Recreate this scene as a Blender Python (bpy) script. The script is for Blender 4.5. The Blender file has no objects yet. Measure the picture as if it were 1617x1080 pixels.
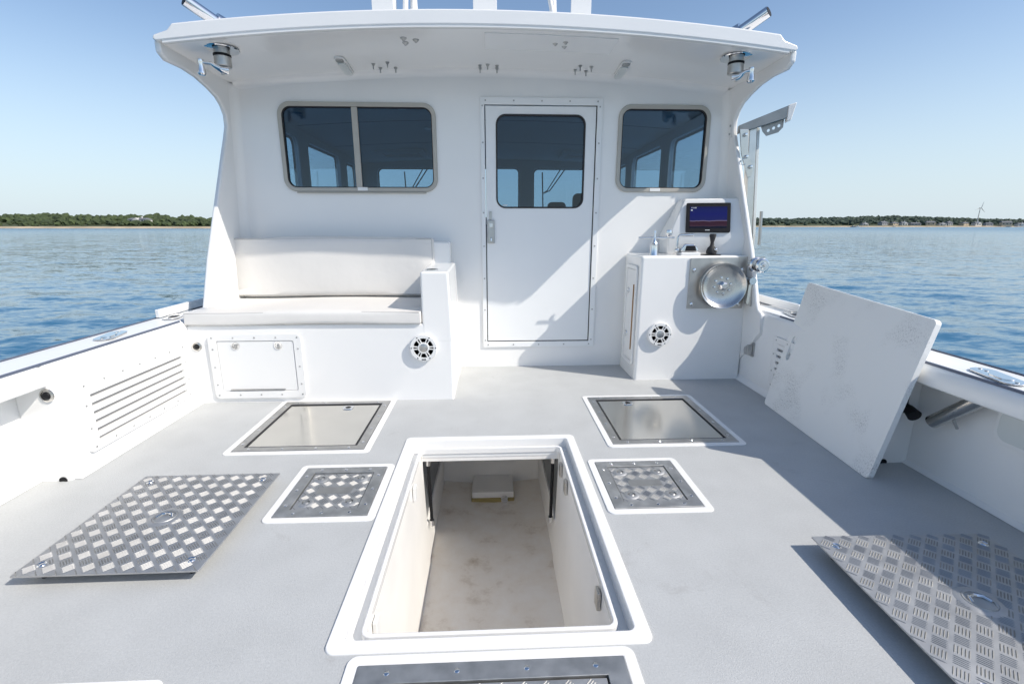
import bpy, bmesh, math, random
import numpy as np
from mathutils import Vector, Matrix
from mathutils.geometry import delaunay_2d_cdt
R = math.radians
S = bpy.context.scene
COL = S.collection
rnd = random.Random(7)

# ------------------------------------------------------------------ camera
cam = bpy.data.cameras.new('camera'); cam.lens = 750 / 1617 * 36; cam.sensor_width = 36
cam.clip_start = 0.02; cam.clip_end = 12000
camo = bpy.data.objects.new('camera', cam); COL.objects.link(camo)
camo.location = (0, 0, 1.15); camo.rotation_euler = (R(90 - 13.784), 0, R(-2.558))
S.camera = camo
# ------------------------------------------------------------------ sky and sun
SUN = Vector((1.12, -0.52, 1.1)).normalized()          # towards the sun: aft, starboard
EL = math.asin(SUN.z); AZ = math.atan2(SUN.x, SUN.y)
W = bpy.data.worlds.new('World'); S.world = W; W.use_nodes = True
nt = W.node_tree; bg = nt.nodes['Background']
sky = nt.nodes.new('ShaderNodeTexSky'); sky.sky_type = 'NISHITA'; sky.sun_disc = False
sky.sun_elevation = EL; sky.sun_rotation = AZ; sky.air_density = 1.0; sky.dust_density = 0.6; sky.ozone_density = 1.6
wtc = nt.nodes.new('ShaderNodeTexCoord'); wsx = nt.nodes.new('ShaderNodeSeparateXYZ'); nt.links.new(wtc.outputs['Generated'], wsx.inputs[0])
wmr = nt.nodes.new('ShaderNodeMapRange'); wmr.interpolation_type = 'SMOOTHSTEP'; wmr.inputs['From Min'].default_value = -.05; wmr.inputs['From Max'].default_value = .36
wmr.inputs['To Min'].default_value = .92; wmr.inputs['To Max'].default_value = 0.0; nt.links.new(wsx.outputs['Z'], wmr.inputs['Value'])
wmx = nt.nodes.new('ShaderNodeMixRGB'); wmx.inputs[2].default_value = (4.05, 4.85, 5.5, 1)      # pale sea haze towards the horizon
nt.links.new(wmr.outputs[0], wmx.inputs[0]); nt.links.new(sky.outputs[0], wmx.inputs[1])
nt.links.new(wmx.outputs[0], bg.inputs[0]); bg.inputs[1].default_value = 0.135
sl = bpy.data.lights.new('sun', 'SUN'); sl.energy = 3.8; sl.angle = R(0.55); sl.color = (1, 0.935, 0.84)
so = bpy.data.objects.new('sun', sl); COL.objects.link(so); so.location = (20, -10, 22)
so.rotation_euler = (-SUN).to_track_quat('-Z', 'Y').to_euler()
S.view_settings.view_transform = 'Standard'; S.view_settings.look = 'None'
S.view_settings.exposure = 0.25; S.view_settings.gamma = 1.0
S.render.engine = 'CYCLES'
S.cycles.max_bounces = 14; S.cycles.diffuse_bounces = 7; S.cycles.transparent_max_bounces = 16; S.cycles.glossy_bounces = 6
S.cycles.sample_clamp_indirect = 6.0

# ------------------------------------------------------------------ materials
M = {}
def mat(name, col, rough=0.5, metal=0.0, var=0.0, vscale=4.0, bump=0.0, bscale=60.0, bdist=0.002, coat=0.0,
        rvar=0.0, spec=0.5, emit=None, col2=None):
    m = bpy.data.materials.new(name); m.use_nodes = True
    t = m.node_tree; b = t.nodes['Principled BSDF']
    b.inputs['Base Color'].default_value = (*col, 1); b.inputs['Roughness'].default_value = rough
    b.inputs['Metallic'].default_value = metal; b.inputs['Coat Weight'].default_value = coat
    b.inputs['Coat Roughness'].default_value = 0.08; b.inputs['Specular IOR Level'].default_value = spec
    tc = t.nodes.new('ShaderNodeTexCoord')
    if var or col2 or rvar:
        n = t.nodes.new('ShaderNodeTexNoise'); n.inputs['Scale'].default_value = vscale; n.inputs['Detail'].default_value = 6
        t.links.new(tc.outputs['Object'], n.inputs['Vector'])
        if var or col2:
            cr = t.nodes.new('ShaderNodeValToRGB')
            c2 = col2 or tuple(c * (1 - var) for c in col); c1 = col if col2 else tuple(min(1, c * (1 + var * .5)) for c in col)
            cr.color_ramp.elements[0].color = (*c2, 1); cr.color_ramp.elements[1].color = (*c1, 1)
            cr.color_ramp.elements[0].position = .3; cr.color_ramp.elements[1].position = .7
            t.links.new(n.outputs['Fac'], cr.inputs[0]); t.links.new(cr.outputs[0], b.inputs['Base Color'])
        if rvar:
            mr = t.nodes.new('ShaderNodeMapRange'); mr.inputs['To Min'].default_value = max(.02, rough - rvar); mr.inputs['To Max'].default_value = rough + rvar
            t.links.new(n.outputs['Fac'], mr.inputs['Value']); t.links.new(mr.outputs[0], b.inputs['Roughness'])
    if bump:
        n2 = t.nodes.new('ShaderNodeTexNoise'); n2.inputs['Scale'].default_value = bscale; n2.inputs['Detail'].default_value = 3
        t.links.new(tc.outputs['Object'], n2.inputs['Vector'])
        bp = t.nodes.new('ShaderNodeBump'); bp.inputs['Strength'].default_value = bump; bp.inputs['Distance'].default_value = bdist
        t.links.new(n2.outputs['Fac'], bp.inputs['Height']); t.links.new(bp.outputs[0], b.inputs['Normal'])
    if emit:
        b.inputs['Emission Color'].default_value = (*emit[0], 1); b.inputs['Emission Strength'].default_value = emit[1]
    M[name] = m; return m
mat('gelcoat', (.85, .845, .83), .16, var=.025, vscale=1.3, bump=.10, bscale=2.2, bdist=.004, coat=.25, rvar=.05)
mat('gelcoat_soft', (.83, .835, .83), .34, var=.03, vscale=3, bump=.05, bscale=9, bdist=.002)
mat('painted_door', (.83, .84, .84), .35, var=.02, vscale=2)
mat('vinyl', (.74, .72, .69), .5, var=.04, vscale=2.5, bump=.35, bscale=7, bdist=.012)
mat('piping', (.50, .49, .47), .5)
mat('nonskid', (.478, .488, .488), .72, var=.06, vscale=5, bump=.7, bscale=260, bdist=.0016)
mat('steel', (.62, .60, .565), .22, 1.0, var=.12, vscale=9, rvar=.07, bump=.02, bscale=30)
mat('brushed_steel', (.56, .545, .52), .36, 1.0, var=.15, vscale=14, rvar=.08)
mat('chrome', (.78, .78, .78), .07, 1.0, rvar=.03, vscale=20)
mat('hatch_frame_metal', (.52, .52, .51), .50, .9, var=.25, vscale=16, rvar=.1)
mat('tread_bar', (.38, .38, .375), .55, 1.0, var=.25, vscale=9, rvar=.08)
mat('locker_shade', (.10, .11, .12), .3)
mat('olive_stain', (.34, .27, .10), .5)
mat('tread_alloy', (.55, .55, .545), .58, .95, var=.14, vscale=11, rvar=.07)
mat('polished_lid', (.74, .71, .65), .18, 1.0, var=.06, vscale=5, rvar=.04)
mat('davit_steel', (.36, .345, .33), .33, 1.0, var=.2, vscale=9, rvar=.08)
mat('dark', (.010, .010, .012), .5, spec=.25)
mat('rubber', (.03, .03, .032), .7)
mat('seam', (.10, .12, .17), .5)
mat('beige_frame', (.45, .43, .385), .42, var=.05, vscale=8)
mat('speaker_cone', (.03, .03, .033), .45)
mat('interior', (.55, .58, .60), .7, var=.05, vscale=3)
mat('interior_dark', (.05, .055, .06), .6)
mat('white_plastic', (.80, .80, .79), .35)
mat('lens_plastic', (.62, .65, .64), .3)
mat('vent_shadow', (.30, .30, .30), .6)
mat('hdpe', (.75, .755, .75), .5)
mat('sand', (.50, .40, .27), .9, var=.3, vscale=.08)
mat('scrub', (.07, .085, .035), .9, var=.4, vscale=.15)
mat('far_wall', (.62, .60, .56), .8)
mat('far_wall_grey', (.36, .36, .36), .8)
mat('far_wall_tan', (.52, .42, .30), .8)
mat('far_roof', (.16, .165, .18), .8, var=.15, vscale=.5)
mat('far_glass', (.05, .06, .08), .15)
mat('bark', (.08, .06, .04), .9)
mat('rust_stain', (.35, .20, .10), .8)

def deck_marks():
    t = M['nonskid'].node_tree; b = t.nodes['Principled BSDF']; old = b.inputs['Base Color'].links[0].from_socket
    tc = t.nodes.new('ShaderNodeTexCoord'); n = t.nodes.new('ShaderNodeTexNoise'); n.inputs['Scale'].default_value = 2.3; n.inputs['Detail'].default_value = 9; n.inputs['Roughness'].default_value = .72; n.inputs['Distortion'].default_value = 1.2
    t.links.new(tc.outputs['Object'], n.inputs[0])
    r = t.nodes.new('ShaderNodeMapRange'); r.inputs['From Min'].default_value = .60; r.inputs['From Max'].default_value = .72; r.inputs['To Max'].default_value = .42
    t.links.new(n.outputs['Fac'], r.inputs['Value'])
    mx = t.nodes.new('ShaderNodeMixRGB'); mx.inputs[2].default_value = (.30, .29, .28, 1); t.links.new(r.outputs[0], mx.inputs[0]); t.links.new(old, mx.inputs[1]); t.links.new(mx.outputs[0], b.inputs['Base Color'])
def deck_grain():
    t = M['nonskid'].node_tree; b = t.nodes['Principled BSDF']; old = b.inputs['Base Color'].links[0].from_socket
    tc = t.nodes.new('ShaderNodeTexCoord'); n = t.nodes.new('ShaderNodeTexNoise'); n.inputs['Scale'].default_value = 150; n.inputs['Detail'].default_value = 2
    t.links.new(tc.outputs['Object'], n.inputs[0])
    r = t.nodes.new('ShaderNodeMapRange'); r.inputs['From Min'].default_value = .3; r.inputs['From Max'].default_value = .7; r.inputs['To Min'].default_value = .94; r.inputs['To Max'].default_value = 1.05
    t.links.new(n.outputs['Fac'], r.inputs['Value'])
    v = t.nodes.new('ShaderNodeVectorMath'); v.operation = 'SCALE'; t.links.new(old, v.inputs[0]); t.links.new(r.outputs[0], v.inputs['Scale']); t.links.new(v.outputs[0], b.inputs['Base Color'])
deck_marks(); deck_grain()
def extend_board():
    m = M['hdpe']; t = m.node_tree; b = t.nodes['Principled BSDF']; tc = t.nodes.new('ShaderNodeTexCoord')
    big = t.nodes.new('ShaderNodeTexNoise'); big.inputs['Scale'].default_value = 3.4; big.inputs['Detail'].default_value = 3
    fine = t.nodes.new('ShaderNodeTexNoise'); fine.inputs['Scale'].default_value = 210; fine.inputs['Detail'].default_value = 5; fine.inputs['Roughness'].default_value = .75
    mp = t.nodes.new('ShaderNodeMapping'); mp.inputs['Scale'].default_value = (1, .45, 1)
    t.links.new(tc.outputs['Object'], mp.inputs[0]); t.links.new(mp.outputs[0], fine.inputs[0]); t.links.new(tc.outputs['Object'], big.inputs[0])
    r1 = t.nodes.new('ShaderNodeMapRange'); r1.inputs['From Min'].default_value = .50; r1.inputs['From Max'].default_value = .72
    r2 = t.nodes.new('ShaderNodeMapRange'); r2.inputs['From Min'].default_value = .51; r2.inputs['From Max'].default_value = .59
    t.links.new(big.outputs['Fac'], r1.inputs['Value']); t.links.new(fine.outputs['Fac'], r2.inputs['Value'])
    mu = t.nodes.new('ShaderNodeMath'); mu.operation = 'MULTIPLY'
    t.links.new(r1.outputs[0], mu.inputs[0]); t.links.new(r2.outputs[0], mu.inputs[1])
    mx = t.nodes.new('ShaderNodeMixRGB'); mx.inputs[1].default_value = (.84, .84, .82, 1); mx.inputs[2].default_value = (.22, .22, .215, 1)
    t.links.new(mu.outputs[0], mx.inputs[0]); t.links.new(mx.outputs[0], b.inputs['Base Color'])
    bp = t.nodes.new('ShaderNodeBump'); bp.inputs['Strength'].default_value = .25; bp.inputs['Distance'].default_value = .001
    t.links.new(fine.outputs['Fac'], bp.inputs['Height']); t.links.new(bp.outputs[0], b.inputs['Normal'])
extend_board()

def hold_mat():
    m = mat('hold_floor', (.62, .57, .50), .3); t = m.node_tree; b = t.nodes['Principled BSDF']; tc = t.nodes.new('ShaderNodeTexCoord')
    n = t.nodes.new('ShaderNodeTexNoise'); n.inputs['Scale'].default_value = 5; n.inputs['Detail'].default_value = 8; n.inputs['Roughness'].default_value = .65
    t.links.new(tc.outputs['Object'], n.inputs[0])
    cr = t.nodes.new('ShaderNodeValToRGB'); e = cr.color_ramp.elements
    e[0].position = .20; e[0].color = (.42, .32, .22, 1); e[1].position = .62; e[1].color = (.84, .80, .74, 1)
    x = e.new(.45); x.color = (.80, .74, .66, 1)
    t.links.new(n.outputs['Fac'], cr.inputs[0]); t.links.new(cr.outputs[0], b.inputs['Base Color'])
    n2 = t.nodes.new('ShaderNodeTexNoise'); n2.inputs['Scale'].default_value = 7
    bp = t.nodes.new('ShaderNodeBump'); bp.inputs['Strength'].default_value = .3; bp.inputs['Distance'].default_value = .01
    t.links.new(tc.outputs['Object'], n2.inputs[0]); t.links.new(n2.outputs['Fac'], bp.inputs['Height']); t.links.new(bp.outputs[0], b.inputs['Normal'])
hold_mat()
mat('hold_wall', (.86, .845, .815), .38, var=.07, vscale=3.5)

def glass_mat(name, tint, refl=.9):
    m = bpy.data.materials.new(name); m.use_nodes = True; t = m.node_tree; t.nodes.clear()
    o = t.nodes.new('ShaderNodeOutputMaterial'); mx = t.nodes.new('ShaderNodeMixShader')
    tr = t.nodes.new('ShaderNodeBsdfTransparent'); tr.inputs[0].default_value = (*tint, 1)
    gl = t.nodes.new('ShaderNodeBsdfGlossy'); gl.inputs['Roughness'].default_value = .01; gl.inputs[0].default_value = (refl, refl, refl, 1)
    fr = t.nodes.new('ShaderNodeFresnel'); ge = t.nodes.new('ShaderNodeNewGeometry'); mr = t.nodes.new('ShaderNodeMapRange')
    mr.inputs['To Min'].default_value = 1.5; mr.inputs['To Max'].default_value = 1 / 1.5      # thin sheet: same reflectance from both sides
    t.links.new(ge.outputs['Backfacing'], mr.inputs['Value']); t.links.new(mr.outputs[0], fr.inputs[0])
    t.links.new(fr.outputs[0], mx.inputs[0]); t.links.new(tr.outputs[0], mx.inputs[1]); t.links.new(gl.outputs[0], mx.inputs[2])
    t.links.new(mx.outputs[0], o.inputs[0]); M[name] = m
glass_mat('tinted_glass', (.56, .69, .78)); glass_mat('clear_glass', (.86, .91, .94))

def screen_mat():
    m = bpy.data.materials.new('sonar_screen'); m.use_nodes = True; t = m.node_tree; b = t.nodes['Principled BSDF']
    b.inputs['Base Color'].default_value = (.004, .004, .008, 1); b.inputs['Roughness'].default_value = .12
    tc = t.nodes.new('ShaderNodeTexCoord'); sx = t.nodes.new('ShaderNodeSeparateXYZ'); t.links.new(tc.outputs['Generated'], sx.inputs[0])
    n = t.nodes.new('ShaderNodeTexNoise'); n.inputs['Scale'].default_value = 3.0; n.noise_dimensions = '1D'
    t.links.new(sx.outputs['X'], n.inputs['W'])
    ad = t.nodes.new('ShaderNodeMath'); ad.operation = 'MULTIPLY_ADD'; ad.inputs[1].default_value = .12
    t.links.new(n.outputs['Fac'], ad.inputs[0]); t.links.new(sx.outputs['Z'], ad.inputs[2])
    cr = t.nodes.new('ShaderNodeValToRGB'); e = cr.color_ramp.elements
    e[0].position = 0; e[0].color = (.004, .003, .01, 1); e[1].position = 1; e[1].color = (.006, .006, .10, 1)
    for p, c in ((.14, (.006, .003, .008)), (.17, (.10, .04, .05)), (.19, (.05, .01, .015)), (.37, (.045, .008, .012)), (.395, (.30, .24, .34)), (.42, (.012, .014, .13)), (.7, (.006, .006, .15)), (.97, (.006, .01, .12))):
        x = e.new(p); x.color = (*c, 1)
    t.links.new(ad.outputs[0], cr.inputs[0]); t.links.new(cr.outputs[0], b.inputs['Emission Color']); b.inputs['Emission Strength'].default_value = .55
    M['sonar_screen'] = m
screen_mat()

def foliage_mat(name, c1, c2, sc):
    m = mat(name, c1, .85); t = m.node_tree; b = t.nodes['Principled BSDF']; tc = t.nodes.new('ShaderNodeTexCoord')
    n = t.nodes.new('ShaderNodeTexNoise'); n.inputs['Scale'].default_value = sc; n.inputs['Detail'].default_value = 8
    t.links.new(tc.outputs['Object'], n.inputs[0])
    cr = t.nodes.new('ShaderNodeValToRGB'); e = cr.color_ramp.elements
    e[0].position = .35; e[0].color = (*c2, 1); e[1].position = .65; e[1].color = (*c1, 1)
    t.links.new(n.outputs['Fac'], cr.inputs[0]); t.links.new(cr.outputs[0], b.inputs['Base Color'])
foliage_mat('foliage', (.066, .092, .032), (.030, .045, .018), .12)
foliage_mat('foliage_hazed', (.052, .080, .048), (.030, .048, .034), .07)  # bluish leaf colour stands in for distance haze; no air volume is built

def sea_mat():
    m = mat('sea_water', (.022, .125, .225), .06, spec=.5); t = m.node_tree; b = t.nodes['Principled BSDF']; b.inputs['IOR'].default_value = 1.33
    # ripple facets: tilt the shading normal by layered noise, so that far water still scatters the sky
    tc = t.nodes.new('ShaderNodeTexCoord'); ge = t.nodes.new('ShaderNodeNewGeometry'); cur = ge.outputs['Normal']
    for sc, k in ((.7, .10), (2.8, .18), (10.0, .18)):
        mp = t.nodes.new('ShaderNodeMapping'); mp.inputs['Rotation'].default_value = (0, 0, .35); mp.inputs['Scale'].default_value = (.40, 1, 1)
        n = t.nodes.new('ShaderNodeTexNoise'); n.inputs['Scale'].default_value = sc; n.inputs['Detail'].default_value = 3; n.inputs['Distortion'].default_value = .5
        t.links.new(tc.outputs['Object'], mp.inputs[0]); t.links.new(mp.outputs[0], n.inputs[0])
        sb = t.nodes.new('ShaderNodeVectorMath'); sb.operation = 'SUBTRACT'; sb.inputs[1].default_value = (.5, .5, .5); t.links.new(n.outputs['Color'], sb.inputs[0])
        ml = t.nodes.new('ShaderNodeVectorMath'); ml.operation = 'MULTIPLY'; ml.inputs[1].default_value = (k * 2 * .6, k * 2, 0); t.links.new(sb.outputs[0], ml.inputs[0])
        ad = t.nodes.new('ShaderNodeVectorMath'); ad.operation = 'ADD'; t.links.new(cur, ad.inputs[0]); t.links.new(ml.outputs[0], ad.inputs[1]); cur = ad.outputs[0]
    ln = t.nodes.new('ShaderNodeVectorMath'); ln.operation = 'LENGTH'; t.links.new(tc.outputs['Object'], ln.inputs[0])
    rg = t.nodes.new('ShaderNodeMapRange'); rg.interpolation_type = 'SMOOTHSTEP'; rg.inputs['From Min'].default_value = 15; rg.inputs['From Max'].default_value = 400
    rg.inputs['To Min'].default_value = .07; rg.inputs['To Max'].default_value = .22; t.links.new(ln.outputs['Value'], rg.inputs['Value']); t.links.new(rg.outputs[0], b.inputs['Roughness'])
    nm = t.nodes.new('ShaderNodeVectorMath'); nm.operation = 'NORMALIZE'; t.links.new(cur, nm.inputs[0]); t.links.new(nm.outputs[0], b.inputs['Normal'])
sea_mat()

# ------------------------------------------------------------------ mesh helpers
def inside(p, poly):
    x, y = p[0], p[1]; c = False; j = len(poly) - 1
    for i in range(len(poly)):
        xi, yi = poly[i][0], poly[i][1]; xj, yj = poly[j][0], poly[j][1]
        if (yi > y) != (yj > y) and x < (xj - xi) * (y - yi) / (yj - yi) + xi: c = not c
        j = i
    return c
class MB:
    def __init__(s): s.v = []; s.f = []
    def add(s, vs, fs):
        o = len(s.v); s.v += [tuple(v) for v in vs]; s.f += [tuple(i + o for i in f) for f in fs]; return s
    def box(s, x0, y0, z0, x1, y1, z1):
        return s.hexa([(x0, y0, z0), (x1, y0, z0), (x1, y1, z0), (x0, y1, z0), (x0, y0, z1), (x1, y0, z1), (x1, y1, z1), (x0, y1, z1)])
    def hexa(s, p):
        return s.add(p, [(3, 2, 1, 0), (4, 5, 6, 7), (0, 1, 5, 4), (1, 2, 6, 5), (2, 3, 7, 6), (3, 0, 4, 7)])
    def prism(s, poly, fn, d0, d1):                 # convex or simple polygon, fn(a,b,d) -> xyz
        n = len(poly); vs = [fn(a, b, d0) for a, b in poly] + [fn(a, b, d1) for a, b in poly]
        return s.add(vs, [tuple(range(n))[::-1], tuple(range(n, 2 * n))] + [(i, (i + 1) % n, n + (i + 1) % n, n + i) for i in range(n)])
    def plate(s, outer, holes, fn, d0, d1):         # flat sheet with holes and thickness
        co = []; ed = []; loops = []
        for lp in [outer] + list(holes):
            k0 = len(co); co += [Vector(p) for p in lp]; idx = list(range(k0, len(co))); loops.append(idx)
            ed += [(idx[i], idx[(i + 1) % len(idx)]) for i in range(len(idx))]
        vo, _, fo, ov, _, _ = delaunay_2d_cdt(co, ed, [], 1, 1e-7)
        fo = [f for f in fo if not any(inside(sum((vo[i] for i in f), Vector((0, 0))) / len(f), h) for h in holes)]
        mp = {}
        for j, src in enumerate(ov):
            for q in src: mp[q] = j
        n = len(vo); out = [fn(v[0], v[1], d0) for v in vo] + [fn(v[0], v[1], d1) for v in vo]
        ff = [tuple(f) for f in fo] + [tuple(i + n for i in f[::-1]) for f in fo]
        for idx in loops:
            k = [mp[q] for q in idx]
            ff += [(k[i], k[(i + 1) % len(k)], k[(i + 1) % len(k)] + n, k[i] + n) for i in range(len(k)) if k[i] != k[(i + 1) % len(k)]]
        return s.add(out, ff)
    def tube(s, path, r, n=12, cap=True):
        pts = [Vector(p) for p in path]; rs = r if isinstance(r, (list, tuple)) else [r] * len(pts)
        vs = []; fs = []; prev = None
        for i, p in enumerate(pts):
            d = (pts[min(i + 1, len(pts) - 1)] - pts[max(i - 1, 0)]).normalized()
            if prev is None: a = d.orthogonal().normalized()
            else: a = (prev - d * prev.dot(d)).normalized()
            prev = a; b = d.cross(a)
            for k in range(n):
                t = 2 * math.pi * k / n; vs.append(p + (a * math.cos(t) + b * math.sin(t)) * rs[i])
        for i in range(len(pts) - 1):
            for k in range(n): fs.append((i * n + k, i * n + (k + 1) % n, (i + 1) * n + (k + 1) % n, (i + 1) * n + k))
        if cap: fs += [tuple(range(n))[::-1], tuple(range((len(pts) - 1) * n, len(pts) * n))]
        return s.add(vs, fs)
    def lathe(s, prof, origin, axis=(0, 0, 1), n=24):   # prof (r, h)
        o = Vector(origin); ax = Vector(axis).normalized(); a = ax.orthogonal().normalized(); b = ax.cross(a)
        vs = []; fs = []
        for r, h in prof:
            for k in range(n):
                t = 2 * math.pi * k / n; vs.append(o + ax * h + (a * math.cos(t) + b * math.sin(t)) * r)
        for i in range(len(prof) - 1):
            for k in range(n): fs.append((i * n + k, i * n + (k + 1) % n, (i + 1) * n + (k + 1) % n, (i + 1) * n + k))
        if prof[0][0] > 1e-6: fs.append(tuple(range(n))[::-1])
        if prof[-1][0] > 1e-6: fs.append(tuple(range((len(prof) - 1) * n, len(prof) * n)))
        return s.add(vs, fs)
    def ball(s, c, r, seg=14, rings=8, sc=(1, 1, 1)):
        vs = []; fs = []
        for i in range(rings + 1):
            p = math.pi * i / rings
            for k in range(seg):
                t = 2 * math.pi * k / seg; vs.append((c[0] + r * sc[0] * math.sin(p) * math.cos(t), c[1] + r * sc[1] * math.sin(p) * math.sin(t), c[2] + r * sc[2] * math.cos(p)))
        for i in range(rings):
            for k in range(seg): fs.append((i * seg + k, (i + 1) * seg + k, (i + 1) * seg + (k + 1) % seg, i * seg + (k + 1) % seg))
        return s.add(vs, fs)
    def build(s, name, m, parent=None, bevel=0, seg=2, smooth=True, ang=38, local=False, kind=None, label=None):
        me = bpy.data.meshes.new(name); vs = s.v
        if parent is not None and not local:
            o = parent.get('_w', None)
            if o: vs = [(a - o[0], b - o[1], c - o[2]) for a, b, c in vs]
        me.from_pydata(vs, [], s.f); me.materials.append(M[m] if isinstance(m, str) else m)
        bm = bmesh.new(); bm.from_mesh(me); bmesh.ops.remove_doubles(bm, verts=bm.verts, dist=1e-5)
        bmesh.ops.recalc_face_normals(bm, faces=bm.faces); bm.to_mesh(me); bm.free()
        if smooth:
            me.shade_smooth()
            if not bevel: me.set_sharp_from_angle(angle=R(ang))
        ob = bpy.data.objects.new(name, me); COL.objects.link(ob)
        if parent is not None:
            ob.parent = parent; ob['_w'] = list(parent.get('_w', (0, 0, 0)))
        if bevel:
            b = ob.modifiers.new('bevel', 'BEVEL'); b.width = bevel; b.segments = seg; b.limit_method = 'ANGLE'; b.angle_limit = R(ang); b.harden_normals = True
        if kind: ob['kind'] = kind
        if label: ob['label'] = label
        return ob
def tag(o, label, cat, group=None):
    o['label'] = label; o['category'] = cat
    if group: o['group'] = group
    return o
def thing(name, label, cat, loc=(0, 0, 0), group=None):
    o = bpy.data.objects.new(name, None); COL.objects.link(o); o.location = loc; o.empty_display_size = .05
    o['_w'] = list(loc); return tag(o, label, cat, group)
def copy_tree(o, parent=None):
    c = o.copy(); COL.objects.link(c); c.parent = parent
    for ch in list(o.children): copy_tree(ch, c)
    return c
def rr(x0, y0, x1, y1, r, n=5):
    out = []
    for cx, cy, a in ((x1 - r, y0 + r, -90), (x1 - r, y1 - r, 0), (x0 + r, y1 - r, 90), (x0 + r, y0 + r, 180)):
        for k in range(n + 1):
            t = R(a + 90 * k / n); out.append((cx + r * math.cos(t), cy + r * math.sin(t)))
    return out
def circ(cx, cy, r, n=20): return [(cx + r * math.cos(2 * math.pi * k / n), cy + r * math.sin(2 * math.pi * k / n)) for k in range(n)]
FY = lambda a, b, d: (a, d, b)      # plane facing aft: a=x, b=z
FX = lambda a, b, d: (d, a, b)      # plane facing sideways: a=y, b=z
FZ = lambda a, b, d: (a, b, d)      # horizontal: a=x, b=y
XC = -.02
BK = 3.83                            # aft face of the cabin bulkhead

# ================================================================== SETTING: sea, shores
SEA = -1.0
def build_sea():
    ang = np.concatenate([np.linspace(-25, 205, 900, endpoint=False), np.linspace(205, 335, 60, endpoint=False)]) * math.pi / 180
    nr = 430; s = np.concatenate([[0], np.geomspace(.25, 9000, nr - 1)])
    cx, cy, hx, hy = XC, 2.0, 2.16, 7.0
    ca, sa = np.cos(ang), np.sin(ang)
    r0 = np.minimum(hx / np.maximum(abs(ca), 1e-6), hy / np.maximum(abs(sa), 1e-6))
    rad = r0[None, :] + s[:, None]
    X = cx + rad * ca[None, :]; Y = cy + rad * sa[None, :]; Z = np.zeros_like(X)
    rs = np.random.RandomState(3); step = np.maximum(s[:, None] * .0247, rad * .0045)
    for i in range(64):
        lam = .35 * (2.6 / .35) ** rs.rand(); th = math.radians(68) + rs.randn() * .5; k = 2 * math.pi / lam
        amp = .0034 * lam ** .5 * (.6 + .8 * rs.rand()); ph = rs.rand() * 6.28
        fade = np.clip((lam / step - 2.2) / 2.5, 0, 1)
        Z += amp * fade * np.sin(k * (math.cos(th) * X + math.sin(th) * Y) + ph + .8 * np.sin(.11 * X + .07 * Y + i))
    n = len(ang); verts = np.stack([X, Y, Z + SEA], -1).reshape(-1, 3)
    i = np.arange(nr - 1)[:, None] * n; j = np.arange(n)[None, :]; j2 = (j + 1) % n
    faces = np.stack([i + j, i + n + j, i + n + j2, i + j2], -1).reshape(-1, 4)
    me = bpy.data.meshes.new('sea'); me.vertices.add(len(verts)); me.vertices.foreach_set('co', verts.ravel())
    me.loops.add(faces.size); me.loops.foreach_set('vertex_index', faces.ravel().astype(np.int32))
    me.polygons.add(len(faces)); me.polygons.foreach_set('loop_start', np.arange(0, faces.size, 4, dtype=np.int32))
    me.update(calc_edges=True); me.validate(); me.shade_smooth(); me.materials.append(M['sea_water'])
    o = bpy.data.objects.new('sea', me); COL.objects.link(o); o['kind'] = 'structure'; o['label'] = 'rippled blue sea around the boat'
build_sea()

def shore(name, xs, y_front, depth, ridge, m_sand, m_ground, beach):
    """a strip of land: beach then rising ground; ridge(x) is ground height at the back"""
    mb = MB(); sb = MB(); n = len(xs); rows = []
    prof = [0, .12, .45, 1.0]
    for t in prof:
        rows.append([(x, y_front(x) + beach + t * depth, SEA + 1.3 + (ridge(x) - 1.3) * t ** .8) for x in xs])
    vs = [p for r_ in rows for p in r_]
    mb.add(vs, [(i * n + k, i * n + k + 1, (i + 1) * n + k + 1, (i + 1) * n + k) for i in range(3) for k in range(n - 1)])
    g = mb.build(name, m_ground); g['kind'] = 'structure'
    vs = []
    for t, z in ((0, -.5), (.35, .25), (1.0, 1.32)): vs += [(x, y_front(x) + t * beach + (0 if t else 0) + .3 * math.sin(x * .13), SEA + z) for x in xs]
    sb.add(vs, [(i * n + k, i * n + k + 1, (i + 1) * n + k + 1, (i + 1) * n + k) for i in range(2) for k in range(n - 1)])
    b = sb.build(name.replace('shore', 'beach'), m_sand); b['kind'] = 'structure'
yl = lambda x: 352 + 10 * math.sin(x * .013)
hl = lambda x: 5.0 + 1.6 * math.sin(x * .017 + 1) + 1.0 * math.sin(x * .06) - .012 * (x + 330)
shore('wooded_shore', list(np.linspace(-760, -40, 120)), yl, 90, lambda x: max(2, hl(x)), 'sand', 'scrub', 9)
KF = .62
yr_ = lambda x: 620 + 12 * math.sin(x * .0097)
def hr(x): return KF * (13 + 9 * math.exp(-((x / KF - 1080) / 330) ** 2) + 1.5 * math.sin(x * .02))
shore('distant_shore', list(np.linspace(190, 1420, 140)), yr_, 200, hr, 'sand', 'scrub', 8)

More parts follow.
